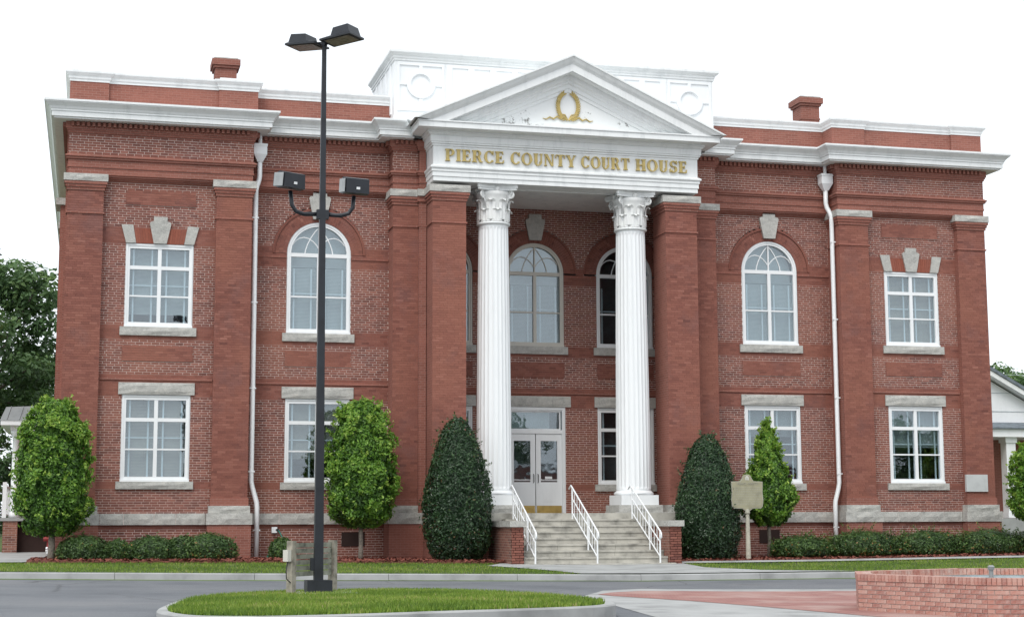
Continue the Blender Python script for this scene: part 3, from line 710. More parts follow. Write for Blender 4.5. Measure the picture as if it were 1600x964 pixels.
# ------------------------------------------------------------------ entrance doors
D = link('door', None, CH, (0, 2.54, 1.36)); b = MB(); b.box(-.94, -.84, .0, .16, 0, 3.23); b.box(.84, .94, .0, .16, 0, 3.23); b.box(-.84, .84, .0, .16, 3.11, 3.23); b.box(-.84, .84, .01, .15, 2.42, 2.53)
b.box(-.90, -.86, -.025, 0, 0, 3.19); b.box(.86, .90, -.025, 0, 0, 3.19); b.box(-.86, .86, -.025, 0, 3.15, 3.19); b.build('door_frame', 'white_clean', D)
MB().box(-.84, .84, .07, .076, 2.53, 3.11).build('transom_pane', 'glass', D)
b = MB(); b.box(-.80, -.76, .05, .09, 2.53, 3.11); b.box(.76, .80, .05, .09, 2.53, 3.11); b.box(-.76, .76, .05, .09, 2.53, 2.57); b.box(-.76, .76, .05, .09, 3.07, 3.11); b.build('transom_sash', 'white_clean', D)
b = MB(); b.box(-.25, -.23, .2, .22, 2.53, 2.9); b.box(.22, .24, .2, .22, 2.53, 2.9); b.box(-.8, .5, .25, .26, 2.5, 3.1); b.build('transom_shade', 'blind', D)
for s in (-1, 1):
    a, c = (.012, .835) if s > 0 else (-.835, -.012)
    b = MB(); b.box(a, a+.15, .04, .09, .02, 2.41); b.box(c-.15, c, .04, .09, .02, 2.41); b.box(a+.15, c-.15, .04, .09, .02, .95); b.box(a+.15, c-.15, .04, .09, 2.20, 2.41)
    b.box(a+.2, c-.2, .032, .04, .36, .86); b.box(a+.23, c-.23, .027, .032, .39, .83); lf = b.build('door_leaf', 'white_clean', D)
    MB().box(a+.15, c-.15, .06, .068, .95, 2.20).build('door_pane', 'glass', D)
    MB().box(a+.02, c-.02, .03, .039, .02, .24).build('kick_plate', 'brass', D)
    hx = .07*s; MB().tube([(hx, .04, .93), (hx, -.01, .95), (hx, -.01, 1.17), (hx, .04, 1.19)], .012, 6).build('door_handle', 'black', D)
b = MB(); r = random.Random(2)
for k in range(15): b.box(.14+k*.037, .14+k*.037+.024, .054, .058, .99, 1.03+r.uniform(0, .015))
for k in range(15): b.box(-.70+k*.037, -.70+k*.037+.024, .054, .058, .99, 1.03+r.uniform(0, .015))
b.box(.30, .52, .054, .058, 1.05, 1.12); b.build('door_notice', 'white_clean', D)
MB().box(-.9, .9, -.02, .3, 0, .018).build('threshold', 'brass', D)
link('lintel', rough(MB().box(-1.11, 1.11, -.05, .05, 3.235, 3.56).build('lintel_tmp', 'granite')).data, D); bpy.data.objects.remove(bpy.data.objects['lintel_tmp'])

# ------------------------------------------------------------------ portico floor, steps, cheek walls
MB().box(-4.02, 4.02, -1.25, 2.6, 1.0, 1.355).build('portico_floor', 'steps', CH)
NS = 8
for i in range(NS):
    z1 = 1.355-(i+1)*.169 if i else 1.19
    z1 = 1.355-(i+1)*.1675; yf = -1.27-(i+1)*.315
    ex = .12 if i == NS-1 else 0
    for j, (a, c) in enumerate(((-2.02-ex, -.7+rnd.uniform(-.3, .3)), (None, .7+rnd.uniform(-.3, .3)), (None, 2.02+ex))):
        if a is None: a = last
        last = c
        MB().box(a+.003, c-.003, yf, yf+.315+.2, max(z1-.3, -.3), z1-.046).box(a+.002, c-.002, yf-.028, yf+.33, z1-.045, z1).build('step', 'steps', CH)
for s in (-1, 1):
    g = link('cheek_wall', None, CH); a, c = sorted((s*2.03, s*2.37)); sq = (-1 if s < 0 else 1)
    brick_field('brick_face', g, -3.62, a, c, -.1, .98, (), [(.9, 1.2)], 120+s)
    b = MB(); b.box(a, c, -3.613, -1.06, -.3, .98); b.build('cheek_core', 'porchbrick', g)
    MB().box(a-.06, c+.06, -3.70, -1.3, .981, 1.14).build('coping_stone', 'granite', g)
    # stone base course in front of portico floor between column bases and antae
    a, c = sorted((s*1.3, s*4.05)); 
    for p, q in ((a, (a+c)/2), ((a+c)/2, c)):
        rough(MB().box(p+.004, q-.004, -1.22 if abs(p+q)/2 < 2.9 else -1.15, -.2, 1.072, 1.377).build('foundation_stone', 'granite', CH))
    a, c = sorted((s*2.35, s*4.0)); MB().box(a, c, -1.1, -.2, -.3, 1.07).build('portico_base_wall', 'pbrick', CH)
def rail(x):
    g = link('handrail', None, CH); b = MB(); T = (x, -1.42, 2.05); Bt = (x, -3.72, .87)
    b.tube([(x, -1.1, 2.03), (x, -1.3, 2.12), (x, -1.42, 2.06), (x, -2.6, 1.45), Bt, (x, -3.82, .80), (x, -3.84, .70), (x, -3.72, .64)], .024, 8); b.build('top_rail', 'white_clean', g, smooth=True)
    MB().tube([(x, -1.42, 1.75), (x, -3.72, .57)], .018, 8).build('middle_rail', 'white_clean', g); MB().tube([(x, -1.42, 1.36), (x, -3.72, .18)], .018, 8).build('bottom_rail', 'white_clean', g)
    for y, zt, zb in ((-1.42, 2.05, 1.18), (-3.72, .87, -.03), (-2.9, 1.29, .33)): MB().tube([(x, y, zb), (x, y, zt)], .024, 8).build('post', 'white_clean', g)
    for i in range(1, 10):
        y = -1.42-i*.23; zt = 2.05-(-1.42-y)*.513
        MB().tube([(x, y, zt-.70), (x, y, zt)], .010, 6).build('baluster', 'white_clean', g)
for x in (-1.75, -.04, 1.72): rail(x)

# ------------------------------------------------------------------ columns
def column(x, y):
    g = link('column', None, CH, (x, y, 0)); n = 24; rings = []
    zs = [1.98, 2.03, 2.1, 3, 4.2, 5.4, 6.6, 7.6, 8.5, 9.2, 9.42, 9.50, 9.56]
    for z in zs:
        h = (z-1.98)/7.6; r0 = .50-.075*h**1.6; dep = .022 if 2.05 < z < 9.45 else 0; ringv = []
        for i in range(n*4):
            a = 2*math.pi*i/(n*4); k = i % 4; rr = r0 if k == 0 else (r0-dep if k == 2 else r0-dep*.72)
            ringv.append((rr*math.cos(a), rr*math.sin(a), z))
        rings.append(ringv)
    b = MB(); b.rings(rings); b.build('shaft', 'white_clean', g)
    b = MB(); b.lathe([(.44, 9.55), (.475, 9.57), (.49, 9.60), (.475, 9.63), (.44, 9.645)], 0, 0, 32); b.build('astragal', 'white', g, smooth=True)
    b = MB(); b.lathe([(.42, 9.64), (.42, 9.9), (.44, 10.15), (.50, 10.40), (.56, 10.50)], 0, 0, 24); b.build('bell', 'white_old', g, smooth=True)
    for row, (z0, hh, r0, out, na, ph) in enumerate(((9.645, .36, .425, .10, 8, 0), (9.70, .58, .43, .13, 8, math.pi/8))):
        for i in range(na):
            a = 2*math.pi*i/na+ph; b = MB(); R3 = Matrix.Rotation(a, 3, 'Z'); rows = []
            for u in (0, .2, .4, .6, .78, .9, 1.0, 1.02):
                rad = r0+.03+out*(max(0, u-.55)/.45)**1.5; z = z0+hh*(math.sin(min(u, .92)*math.pi/1.84)) - (.05 if u > .95 else 0); wd = .15*(1-.25*u)*(1 if u < .8 else (1.02-u)/.22+.15)
                sc = .018*math.sin(u*25)
                rows.append([R3 @ Vector((rad-.012, -wd-sc, z)), R3 @ Vector((rad+.018, -wd*.4, z)), R3 @ Vector((rad+.004, 0, z)), R3 @ Vector((rad+.018, wd*.4, z)), R3 @ Vector((rad-.012, wd+sc, z)), R3 @ Vector((rad-.03, 0, z))])
            b.rings(rows); b.build('acanthus_leaf', 'white_old', g)
    for i in range(4):       # corner volutes
        a = math.pi/4+i*math.pi/2; R3 = Matrix.Rotation(a, 3, 'Z'); b = MB(); pts = []; rad = []
        for k in range(26):
            th = k/25*4.2*math.pi; rr = .125*(1-k/25*.8); pts.append(R3 @ Vector((.60+rr*math.cos(th+1.2), 0, 10.42+rr*math.sin(th+1.2)))); rad.append(.038*(1-k/40))
        b.tube([R3 @ Vector((.43, 0, 10.02)), R3 @ Vector((.47, 0, 10.25))]+pts, [.02, .03]+rad, 6); b.build('volute', 'white_old', g, smooth=True)
        b = MB(); a2 = i*math.pi/2; R4 = Matrix.Rotation(a2, 3, 'Z')
        b.lathe([(.02, -.06), (.07, -.03), (.075, .0), (.05, .04), (.01, .05)], 0, 0, 10); b.v = [tuple(R4 @ (Matrix.Rotation(math.pi/2, 3, 'Y') @ Vector(p)+Vector((.50, 0, 10.58)))) for p in b.v]; b.build('rosette', 'white_old', g)
    poly = []
    for i in range(4):
        for k in range(7):
            u = -1+2*k/6; a = i*math.pi/2; px, py = .47+.13*u*u, u*.56; c_, s_ = math.cos(a), math.sin(a); poly.append((px*c_-py*s_, px*s_+py*c_))
    b = MB(); b.zprism([(q[0]*.96, q[1]*.96) for q in poly], 10.53, 10.59); b.zprism(poly, 10.591, 10.688); b.build('abacus', 'white', g)
    b = MB(); b.lathe([(.53, 1.862), (.565, 1.88), (.575, 1.91), (.56, 1.94), (.53, 1.96), (.51, 1.985)], 0, 0, 40); b.build('base_torus', 'white_clean', g, smooth=True)
    MB().box(-.56, .56, -.56, .56, 1.58, 1.862).build('plinth', 'white_clean', g); rough(MB().box(-.66, .66, -.64, .6, 1.38, 1.579).build('plinth_stone', 'granite', g))
for x in (-2.07, 2.09): column(x, -.50)

# ------------------------------------------------------------------ entablature, pediment, attic
EP = [(-3.98, .2), (-3.98, -1.16), (3.98, -1.16), (3.98, .2)]
ent = [(-.75, 10.69), (0, 10.69), (0, 10.82), (.025, 10.82), (.025, 10.95), (.05, 10.96), (.05, 11.02), (.09, 11.06), (.09, 11.10), (.035, 11.14), (.0, 11.15), (.0, 11.69), (.03, 11.70), (.03, 11.74), (.07, 11.76), (.07, 11.80), (.095, 11.81), (.095, 11.98), (.13, 12.0), (.16, 12.05), (.19, 12.06), (.19, 12.10), (.52, 12.115), (.52, 12.27), (.55, 12.275), (.55, 12.31), (-.75, 12.40)]
MB().sweep(ent, EP).build('entablature', 'white', CH)
b = MB(); b.box(-3.9, 3.9, -.42, 2.56, 10.72, 10.80); b.box(-3.9, 3.9, -.45, -.40, 10.66, 10.74); b.box(-3.25, -3.15, -.4, 2.5, 10.66, 10.72); b.build('portico_ceiling', 'white_old', CH)
SL = .4565; ZA = 14.44
def rake(prof, name, m, X=4.68, y_back=None):
    b = MB(); rings = []
    for x in (-X, 0, X): rings.append([(x, y, ZA-SL*abs(x)-t_) for y, t_ in prof])
    b.rings(rings, caps=True, closed=True); o = b.build(name, m, CH); import bmesh
    bm = bmesh.new(); bm.from_mesh(o.data); bmesh.ops.bisect_plane(bm, geom=list(bm.verts)+list(bm.edges)+list(bm.faces), plane_co=(0, 0, 12.315), plane_no=(0, 0, 1), clear_inner=True); bm.to_mesh(o.data); bm.free(); return o
rake([(-1.84, 0), (-1.84, .05), (-1.81, .07), (-1.76, .16), (-1.71, .22), (-1.70, .24), (-.1, .24), (-.1, -.0)], 'raking_cornice', 'white')
rake([(-1.69, .242), (-1.69, .46), (-1.62, .46), (-1.62, .48), (-.2, .48), (-.2, .242)], 'raking_fascia', 'white')
rake([(-1.40, .482), (-1.37, .60), (-1.30, .64), (-1.30, .70), (-1.24, .74), (-1.24, .84), (-1.20, .86), (-1.20, .95), (-.3, .95), (-.3, .482)], 'raking_moulding', 'white')
MB().prism([(-3.6, 12.3), (3.6, 12.3), (0, 13.95)], -1.165, -1.0).build('tympanum', 'tymp', CH)
# attic block
AT = [(-4.92, 3.6), (-4.92, -.15), (4.92, -.15), (4.92, 3.6)]
b = MB(); b.sweep([(-.2, 12.4), (.03, 12.4), (.03, 12.75), (0, 12.78), (0, 14.40), (-.2, 14.40)], AT); b.box(-4.8, 4.8, -.05, 3.6, 14.3, 14.42); b.build('attic_wall', 'white_clean', CH)
MB().sweep([(-.2, 14.401), (.03, 14.401), (.03, 14.46), (.06, 14.48), (.06, 14.53), (.09, 14.55), (.16, 14.62), (.16, 14.69), (-.2, 14.72)], AT).build('attic_coping', 'white', CH)
b = MB(); Y = -.15; e = .035
def fr(x0, x1, z0, z1, w_=.05):
    b.box(x0, x1, Y-e, Y+.01, z0, z0+w_); b.box(x0, x1, Y-e, Y+.01, z1-w_, z1); b.box(x0, x0+w_, Y-e, Y+.01, z0+w_, z1-w_); b.box(x1-w_, x1, Y-e, Y+.01, z0+w_, z1-w_)
for s in (-1, 1):
    cx = s*4.15
    b.box(cx-.70, cx-.62, Y-e, Y+.01, 12.9, 14.36); b.box(cx+.62, cx+.70, Y-e, Y+.01, 12.9, 14.36); b.box(cx-.62, cx+.62, Y-e, Y+.01, 14.27, 14.36); b.box(cx-.62, cx+.62, Y-e, Y+.01, 12.92, 13.1)
    n = len(b.v); bb = MB(); ring(bb, .30, .42, Y-e-.02, Y+.01, 28, 0, 2*math.pi); ring(bb, .27, .30, Y-e+.01, Y+.01, 28, 0, 2*math.pi)
    b.v += [(x+cx, y, z+13.72) for x, y, z in bb.v]; b.f += [tuple(i+n for i in f) for f in bb.f]; b.m += bb.m; b.t += bb.t
    for q in ((cx-.62, cx-.41, 13.68, 13.76), (cx+.41, cx+.62, 13.68, 13.76), (cx-.05, cx+.05, 14.13, 14.27), (cx-.05, cx+.05, 13.1, 13.31)): b.box(q[0], q[1], Y-e, Y+.01, q[2], q[3])
for i in range(11):
    x = -3.30+i*.66; b.box(x-.09, x+.09, Y-e, Y+.01, 12.9, 14.27)
b.box(-3.40, 3.40, Y-e+.004, Y+.01, 14.272, 14.36)
for y in (.4, 1.2, 2.0, 2.8): b.box(-4.955, -4.91, y-.1, y+.1, 12.9, 14.36)
b.build('attic_panelling', 'white_clean', CH)

# gilded wreath
G = link('wreath', None, CH, (0, -1.165, 12.64)); r = random.Random(3)
b = MB(); pts = lambda s: [(s*.30*math.sin(a), -.03, .42-.40*math.cos(a)*1.0) for a in np.linspace(.08, 2.62, 16)]
for s in (-1, 1): b.tube(pts(s), .028, 6)
b.build('wreath_stem', 'gold', G)
for s in (-1, 1):
    P_ = pts(s)
    for i in range(1, 16):
        p = Vector(P_[i]); d = (Vector(P_[i])-Vector(P_[i-1])).normalized()
        for k in (-1, 1):
            q = Vector((d.x*math.cos(.6*k)-d.z*math.sin(.6*k), -.25, d.x*math.sin(.6*k)+d.z*math.cos(.6*k))).normalized(); n_ = q.cross(Vector((0, 1, 0))).normalized()
            b = MB(); L = .125; b.rings([[p+Vector((0, -.01, 0)), p+Vector((0, .0, 0))+n_*.004, p+Vector((0, .01, 0))], [p+q*L*.5-n_*.032, p+q*L*.5+Vector((0, -.02, 0)), p+q*L*.5+n_*.032], [p+q*L, p+q*L+n_*.004, p+q*L+Vector((0, .004, 0))]], closed=True); b.build('laurel_leaf', 'gold', G)
for s in (-1, 1):
    MB().tube([(s*.02, -.03, .0), (s*.12, -.04, .09), (s*.22, -.03, .03), (s*.33, -.03, .10), (s*.44, -.03, .02), (s*.55, -.03, .07), (s*.66, -.02, -.0), (s*.76, -.02, .03)], [.03, .035, .03, .028, .026, .022, .018, .008], 6).build('ribbon', 'gold', G)
    MB().tube([(s*.02, -.03, .02), (s*.10, -.04, .16), (s*.20, -.04, .17), (s*.22, -.03, .10), (s*.05, -.03, .03)], .022, 6).build('ribbon_bow', 'gold', G)
for s in (-1, 1):
    a, c = sorted((s*2.9, s*3.9))
# lettering
def glyph(ch):
    b = MB(); st, th = .225, .075; dz = [0]
    def q(poly):
        ar = sum(poly[i][0]*poly[(i+1) % len(poly)][1]-poly[(i+1) % len(poly)][0]*poly[i][1] for i in range(len(poly)))
        if ar < 0: poly = poly[::-1]
        dz[0] += .0012; b.prism(poly, -.045-dz[0], 0)
    def bar(x0, x1, z0, z1): q([(x0, z0), (x1, z0), (x1, z1), (x0, z1)])
    def stem(x, z0=0, z1=1, sf=.07, wd=st, top=True, bot=True):
        bar(x, x+wd, z0, z1)
        if bot: q([(x-sf, z0), (x+wd+sf, z0), (x+wd+sf, z0+.05), (x+wd-.01, z0+.13), (x+.01, z0+.13), (x-sf, z0+.05)])
        if top: q([(x-sf, z1), (x-sf, z1-.05), (x+.01, z1-.13), (x+wd-.01, z1-.13), (x+wd+sf, z1-.05), (x+wd+sf, z1)])
    def arc(cx, cz, rx, rz_, a0, a1, w0, w1, n=14):
        for i in range(n):
            p, r_ = math.radians(a0+(a1-a0)*i/n), math.radians(a0+(a1-a0)*(i+1)/n+.5)
            def wdt(a): return w1+(w0-w1)*abs(math.cos(a))
            A = lambda a, k: (cx+(rx-k*wdt(a))*math.cos(a), cz+(rz_-k*wdt(a)*.8)*math.sin(a))
            q([A(p, 0), A(r_, 0), A(r_, 1), A(p, 1)])
    W = .62
    if ch == 'I': stem(.07); W = .33
    elif ch == 'P': stem(.07); bar(.2, .40, .92, 1); bar(.2, .40, .43, .50); arc(.38, .715, .30, .285, -90, 90, .19, .08); W = .70
    elif ch == 'R':
        stem(.07); bar(.2, .40, .92, 1); bar(.2, .40, .46, .53); arc(.38, .73, .28, .27, -90, 90, .18, .08); q([(.36, .48), (.54, .50), (.70, .06), (.78, .06), (.78, 0), (.55, 0)]); W = .78
    elif ch == 'E':
        stem(.07); bar(.2, .58, .92, 1); bar(.2, .60, 0, .08); bar(.2, .47, .47, .54); q([(.50, 1), (.58, 1), (.60, .74), (.55, .74)]); q([(.50, 0), (.62, 0), (.66, .28), (.60, .28)]); q([(.42, .38), (.48, .38), (.48, .63), (.42, .63)]); W = .66
    elif ch == 'C': arc(.40, .5, .38, .52, 42, 318, .2, .07, 22); q([(.62, .98), (.70, 1.0), (.70, .66), (.64, .68)]); bar(.62, .69, .10, .22); W = .74
    elif ch == 'O': arc(.42, .5, .41, .52, 0, 360, .2, .07, 30); W = .84
    elif ch == 'U': stem(.07, .3, 1, bot=False); stem(.55, .3, 1, wd=.09, bot=False); arc(.355, .33, .285, .35, 180, 360, .17, .08, 16); W = .72
    elif ch == 'N': stem(.07, wd=.08); stem(.62, wd=.08, bot=False); q([(.05, 1), (.25, 1), (.70, 0), (.55, 0)]); W = .78
    elif ch == 'T': stem(.27, top=False); bar(.02, .71, .92, 1); q([(.02, 1), (.08, 1), (.05, .70), (0, .70)]); q([(.65, 1), (.71, 1), (.73, .70), (.68, .70)]); W = .73
    elif ch == 'Y': stem(.28, 0, .5, top=False); q([(.02, 1), (.24, 1), (.44, .48), (.30, .42)]); q([(.62, 1), (.72, 1), (.46, .45), (.38, .50)]); bar(-.03, .30, .95, 1); bar(.55, .78, .95, 1); W = .74
    elif ch == 'H': stem(.07); stem(.52); bar(.2, .55, .46, .54); W = .80
    elif ch == 'S': arc(.33, .74, .27, .28, 20, 262, .15, .09, 16); arc(.33, .27, .29, .29, 82, -160, .17, .09, 16); q([(.52, .98), (.59, 1.0), (.60, .70), (.55, .72)]); q([(.04, .02), (.10, .02), (.10, .32), (.04, .32)]); W = .66
    return b, W
def text(word, x0, x1, zb, h, Y, parent, m='gold'):
    gl_ = [glyph(c) for c in word]; gap = .10; tot = sum(w_ for _, w_ in gl_)+gap*(len(word)-1); k = (x1-x0)/tot; u = x0
    for (b, w_), c in zip(gl_, word):
        b.v = [(u+x*k, Y+y, zb+z*h) for x, y, z in b.v]; b.build('letter', m, parent); u += (w_+gap)*k
L = link('lettering', None, CH)
for wd, a, c in (('PIERCE', -3.64, -1.92), ('COUNTY', -1.73, .22), ('COURT', .38, 1.86), ('HOUSE', 2.05, 3.64)): text(wd, a, c, 11.265, .345, -1.16, L)

# downspouts
def downspout(s):
    g = link('downspout', None, CH); X = lambda x: s*x; b = MB()
    MB().tube([(X(8.72), .18, 12.03), (X(8.72), .18, 11.74)], .055, 8).build('outlet', 'white_clean', g)
    q = lambda r_, z: [(X(8.72)-r_, .17-r_*.8, z), (X(8.72)+r_, .17-r_*.8, z), (X(8.72)+r_, .17+r_*.8, z), (X(8.72)-r_, .17+r_*.8, z)]
    b.rings([q(.20, 11.76), q(.20, 11.70), q(.185, 11.70), q(.185, 11.46), q(.075, 11.25)]); b.build('conductor_head', 'white_clean', g)
    b = MB(); b.tube([(X(8.72), .18, 11.28), (X(8.72), .18, 10.85), (X(8.74), .16, 10.72), (X(8.80), .10, 10.55), (X(8.83), .06, 10.40), (X(8.83), .05, 10.2), (X(8.83), .05, 2.25), (X(8.80), .04, 2.1), (X(8.68), 0.03, 1.7), (X(8.66), .02, 1.55), (X(8.66), .02, .08)], .07, 10); b.build('pipe', 'white_clean', g, smooth=True)
    for z in (9.6, 7.2, 4.8, 2.5, .9): MB().box(X(8.83)-.09 if z > 2 else X(8.66)-.09, X(8.83)+.09 if z > 2 else X(8.66)+.09, -.02, .0, z, z+.035).build('strap', 'white_clean', g)
downspout(-1); downspout(1)
# marble tablet and vents
MB().box(12.95, 13.68, -.245, -.15, 1.98, 2.5).build('marble_tablet', 'marble', CH)
for x in (-5.9, 6.75): MB().box(x-.33, x+.33, .575, .60, .45, .85).build('crawl_vent', 'crawl_shade', CH)

# ------------------------------------------------------------------ side porch
PO = thing('side_porch', 'small white columned side porch with grey metal roof on brick base', 'porch', (0, 0, 0))
for y in (6.0, 10.5): MB().box(-15.62, -15.2, y, y+.45, -.1, 1.2).build('brick_pier', 'porchbrick', PO)
MB().box(-15.7, -14.0, 5.95, 11, 1.2, 1.3).build('porch_floor', 'concrete', PO)
MB().box(-15.2, -14.02, 6.3, 6.4, -.1, 1.2).build('crawl_wall_shade', 'crawl_shade', PO)  # dark sheet stands in for the shaded brick beneath the porch floor
for y in (6.22, 10.7): 
    b = MB(); b.lathe([(.17, 1.3), (.17, 1.42), (.14, 1.45), (.125, 1.5), (.115, 2.8), (.10, 3.72), (.13, 3.74), (.13, 3.80), (.17, 3.84), (.17, 3.92)], -15.32, y, 20); b.build('porch_column', 'white_clean', PO, smooth=True)
b = MB(); b.box(-15.5, -14.05, 6.05, 11.0, 3.92, 4.06); b.box(-15.78, -14.03, 5.8, 11.2, 4.06, 4.2); b.build('porch_beam', 'white_clean', PO)
b = MB(); b.rings([[(-15.8, 5.78, 4.2), (-15.8, 11.2, 4.2), (-14.02, 11.2, 4.2), (-14.02, 5.78, 4.2)], [(-15.65, 6.2, 4.63), (-15.65, 10.8, 4.63), (-14.02, 10.8, 4.7), (-14.02, 6.2, 4.7)]]); b.build('porch_roof', 'metalroof', PO)
for k in range(5): MB().tube([(-15.6+k*.36, 5.80, 4.23), (-15.5+k*.36, 6.2, 4.65)], .012, 5).build('roof_seam', 'metalroof', PO)
b = MB(); b.box(-15.62, -15.56, 6.1, 11, 2.2, 2.26); b.box(-15.62, -15.56, 6.1, 11, 1.36, 1.41)
for i in range(30): b.box(-15.605, -15.575, 6.2+i*.16, 6.23+i*.16, 1.41, 2.2)
b.box(-15.66, -15.54, 6.02, 6.14, 1.3, 2.36); b.build('porch_railing', 'white_clean', PO)
V = thing('fire_connection', 'red fire hose connection on a pipe by the side porch', 'valve')
MB().tube([(-14.28, 5.4, .1), (-14.28, 5.4, .66), (-14.32, 5.35, .7)], .04, 8).build('riser', 'red', V); MB().tube([(-14.42, 5.35, .66), (-14.2, 5.35, .68)], .07, 10).build('coupling', 'red', V)
V = thing('white_spigot', 'small white standpipe beside the left tree trunk', 'pipe'); MB().tube([(-14.27, 4.6, .1), (-14.27, 4.6, .38), (-14.30, 4.55, .42)], .035, 8).build('riser', 'white_clean', V); MB().tube([(-14.33, 4.6, .33), (-14.21, 4.6, .33)], .04, 8).build('outlet', 'white_clean', V)
H = thing('garden_hose', 'coiled green garden hose on the mulch by the downspout', 'hose'); b = MB(); pts = []
for k in range(90):
    a = k/90*2*math.pi*4; pts.append((-8.05+(.36-.02*(k/30))*math.cos(a)*1.1, -.35+.22*math.sin(a), .15+.012*(k/12)))
b.tube(pts, .018, 6); b.build('coil', 'hose', H); MB().tube([(-8.02, .35, .9), (-7.95, .2, .75), (-7.93, .1, .4), (-7.9, -.1, .16)], .018, 6).build('lead', 'hose', H)
V = thing('hose_tap', 'white outdoor tap on the brick wall above the green hose', 'tap'); MB().box(-8.2, -8.05, .45, .58, .84, 1.0).build('box', 'white_clean', V); MB().tube([(-8.1, .5, .92), (-8.02, .4, .92), (-8.02, .36, .88)], .03, 8).build('spout', 'black', V)

# ------------------------------------------------------------------ lamp post
LP = thing('lamp_post', 'tall dark steel lamp post with four floodlights standing on the grass island', 'lamp post', (-9.58, -19.2, 0))
zb = isl_z(-9.58, -19.2)
b = MB(); b.box(-.36, .62, -.45, .5, zb-.12, zb+.03); b.build('concrete_pad', 'concrete', LP)
b = MB(); b.box(-.2, .2, -.2, .2, zb+.03, zb+.22); b.build('base_cover', 'steel', LP)
b = MB(); b.rings([[(sx*h, sy*h, z) for sx, sy in ((-1, -1), (1, -1), (1, 1), (-1, 1))] for h, z in ((.072, zb+.2), (.056, 4.5), (.034, 9.06))]); b.build('pole', 'steel', LP)
MB().box(-.13, -.07, -.05, .05, .36, .56).build('outlet_cover', 'steel', LP)
for s, xe, ze in ((-1, -.53, 6.50), (1, .52, 6.46)):
    MB().tube([(s*.06, 0, 6.13), (s*.3, 0, 6.12), (s*.43, 0, 6.16), (s*.50, 0, 6.26), (xe, 0, ze)], .035, 8).build('arm', 'steel', LP, smooth=True)
    f = link('floodlight', None, LP, (xe+.01*s, -.02, ze+.15)); Rz = Matrix.Rotation(R(28 if s < 0 else 12)*1, 3, 'Z') @ Matrix.Rotation(R(8), 3, 'X')
    b = MB(); b.rings([[tuple(Rz @ Vector(p)) for p in q] for q in ([(-.20, -.16, -.11), (.20, -.16, -.11), (.20, -.13, .13), (-.20, -.13, .13)], [(-.215, .0, -.13), (.215, .0, -.13), (.215, .0, .15), (-.215, .0, .15)], [(-.19, .2, -.10), (.19, .2, -.10), (.19, .2, .10), (-.19, .2, .10)])]); b.build('housing', 'steel', f)
    b = MB(); b.box(-.222, -.2155, -.12, .14, -.10, .12, rot=Rz); b.build('side_plate', 'silver', f)
    b = MB(); b.box(-.03, .03, -.172, -.163, -.05, -.01, rot=Rz); b.build('label_plate', 'white_clean', f)
MB().box(-.1, .1, -.05, .05, 6.05, 6.2).build('arm_bracket', 'steel', LP)
def shoebox(loc, yaw, tilt):
    f = link('shoebox_light', None, LP, loc); Q = Matrix.Rotation(R(yaw), 3, 'Z') @ Matrix.Rotation(R(tilt), 3, 'Y')
    T = lambda pts: [tuple(Q @ Vector(p)) for p in pts]
    b = MB(); b.rings([T([(0.02, -.22, 0), (.62, -.22, 0), (.62, .22, 0), (.02, .22, 0)]), T([(.02, -.22, .03), (.62, -.22, .03), (.62, .22, .03), (.02, .22, .03)]), T([(.22, -.18, .06), (.58, -.18, .06), (.58, .18, .06), (.22, .18, .06)]), T([(.26, -.16, .19), (.55, -.16, .2), (.55, .16, .2), (.26, .16, .19)])]); b.build('housing', 'steel', f)
    MB().box(.09, .56, -.17, .17, -.012, -.002, rot=Q).build('lens', 'lens', f); MB().box(-.06, .1, -.04, .04, -.0, .06, rot=Q).build('neck', 'steel', f)
shoebox((.02, -.02, 9.0), -42, -4); shoebox((-.02, .02, 8.98), 138, -4)

# wooden notice board seen from behind
WS = thing('wooden_sign', 'weathered wooden notice board on two posts behind the lamp post', 'sign')
A = Vector((-10.14, -20.5, isl_z(-10.1, -20.3))); Bv = Vector((-9.30, -18.95, isl_z(-9.3, -19))); A = Vector((-10.03, -19.36, A.z-.03)); Bv = Vector((-9.25, -18.5, Bv.z)); dv = (Bv-A); ln = math.hypot(dv.x, dv.y); ang = math.atan2(dv.y, dv.x); Q = Matrix.Rotation(ang, 3, 'Z')
for k in (0, ln): MB().box(k-.055, k+.055, -.055, .055, -.1, .87, rot=Q, c=A).build('post', 'wood', WS)
for i in range(6): MB().box(.06, ln-.06, -.02+.004*(i % 2), .02, .31+i*.09,   .31+i*.09+.075, rot=Q, c=A).build('board', 'woodg', WS)
V = thing('outlet_box', 'cream electrical box with black cable on the left post of the wooden sign', 'electrical box'); MB().box(-.16, -.06, -.04, .05, .55, .73, rot=Q, c=A).build('cover', 'cream', V); MB().tube([tuple(Q @ Vector(p)+A) for p in ((-.1, 0, .55), (-.14, 0, .4), (-.13, 0, .28), (-.06, -.03, .22))], .009, 5).build('cable', 'black', V)

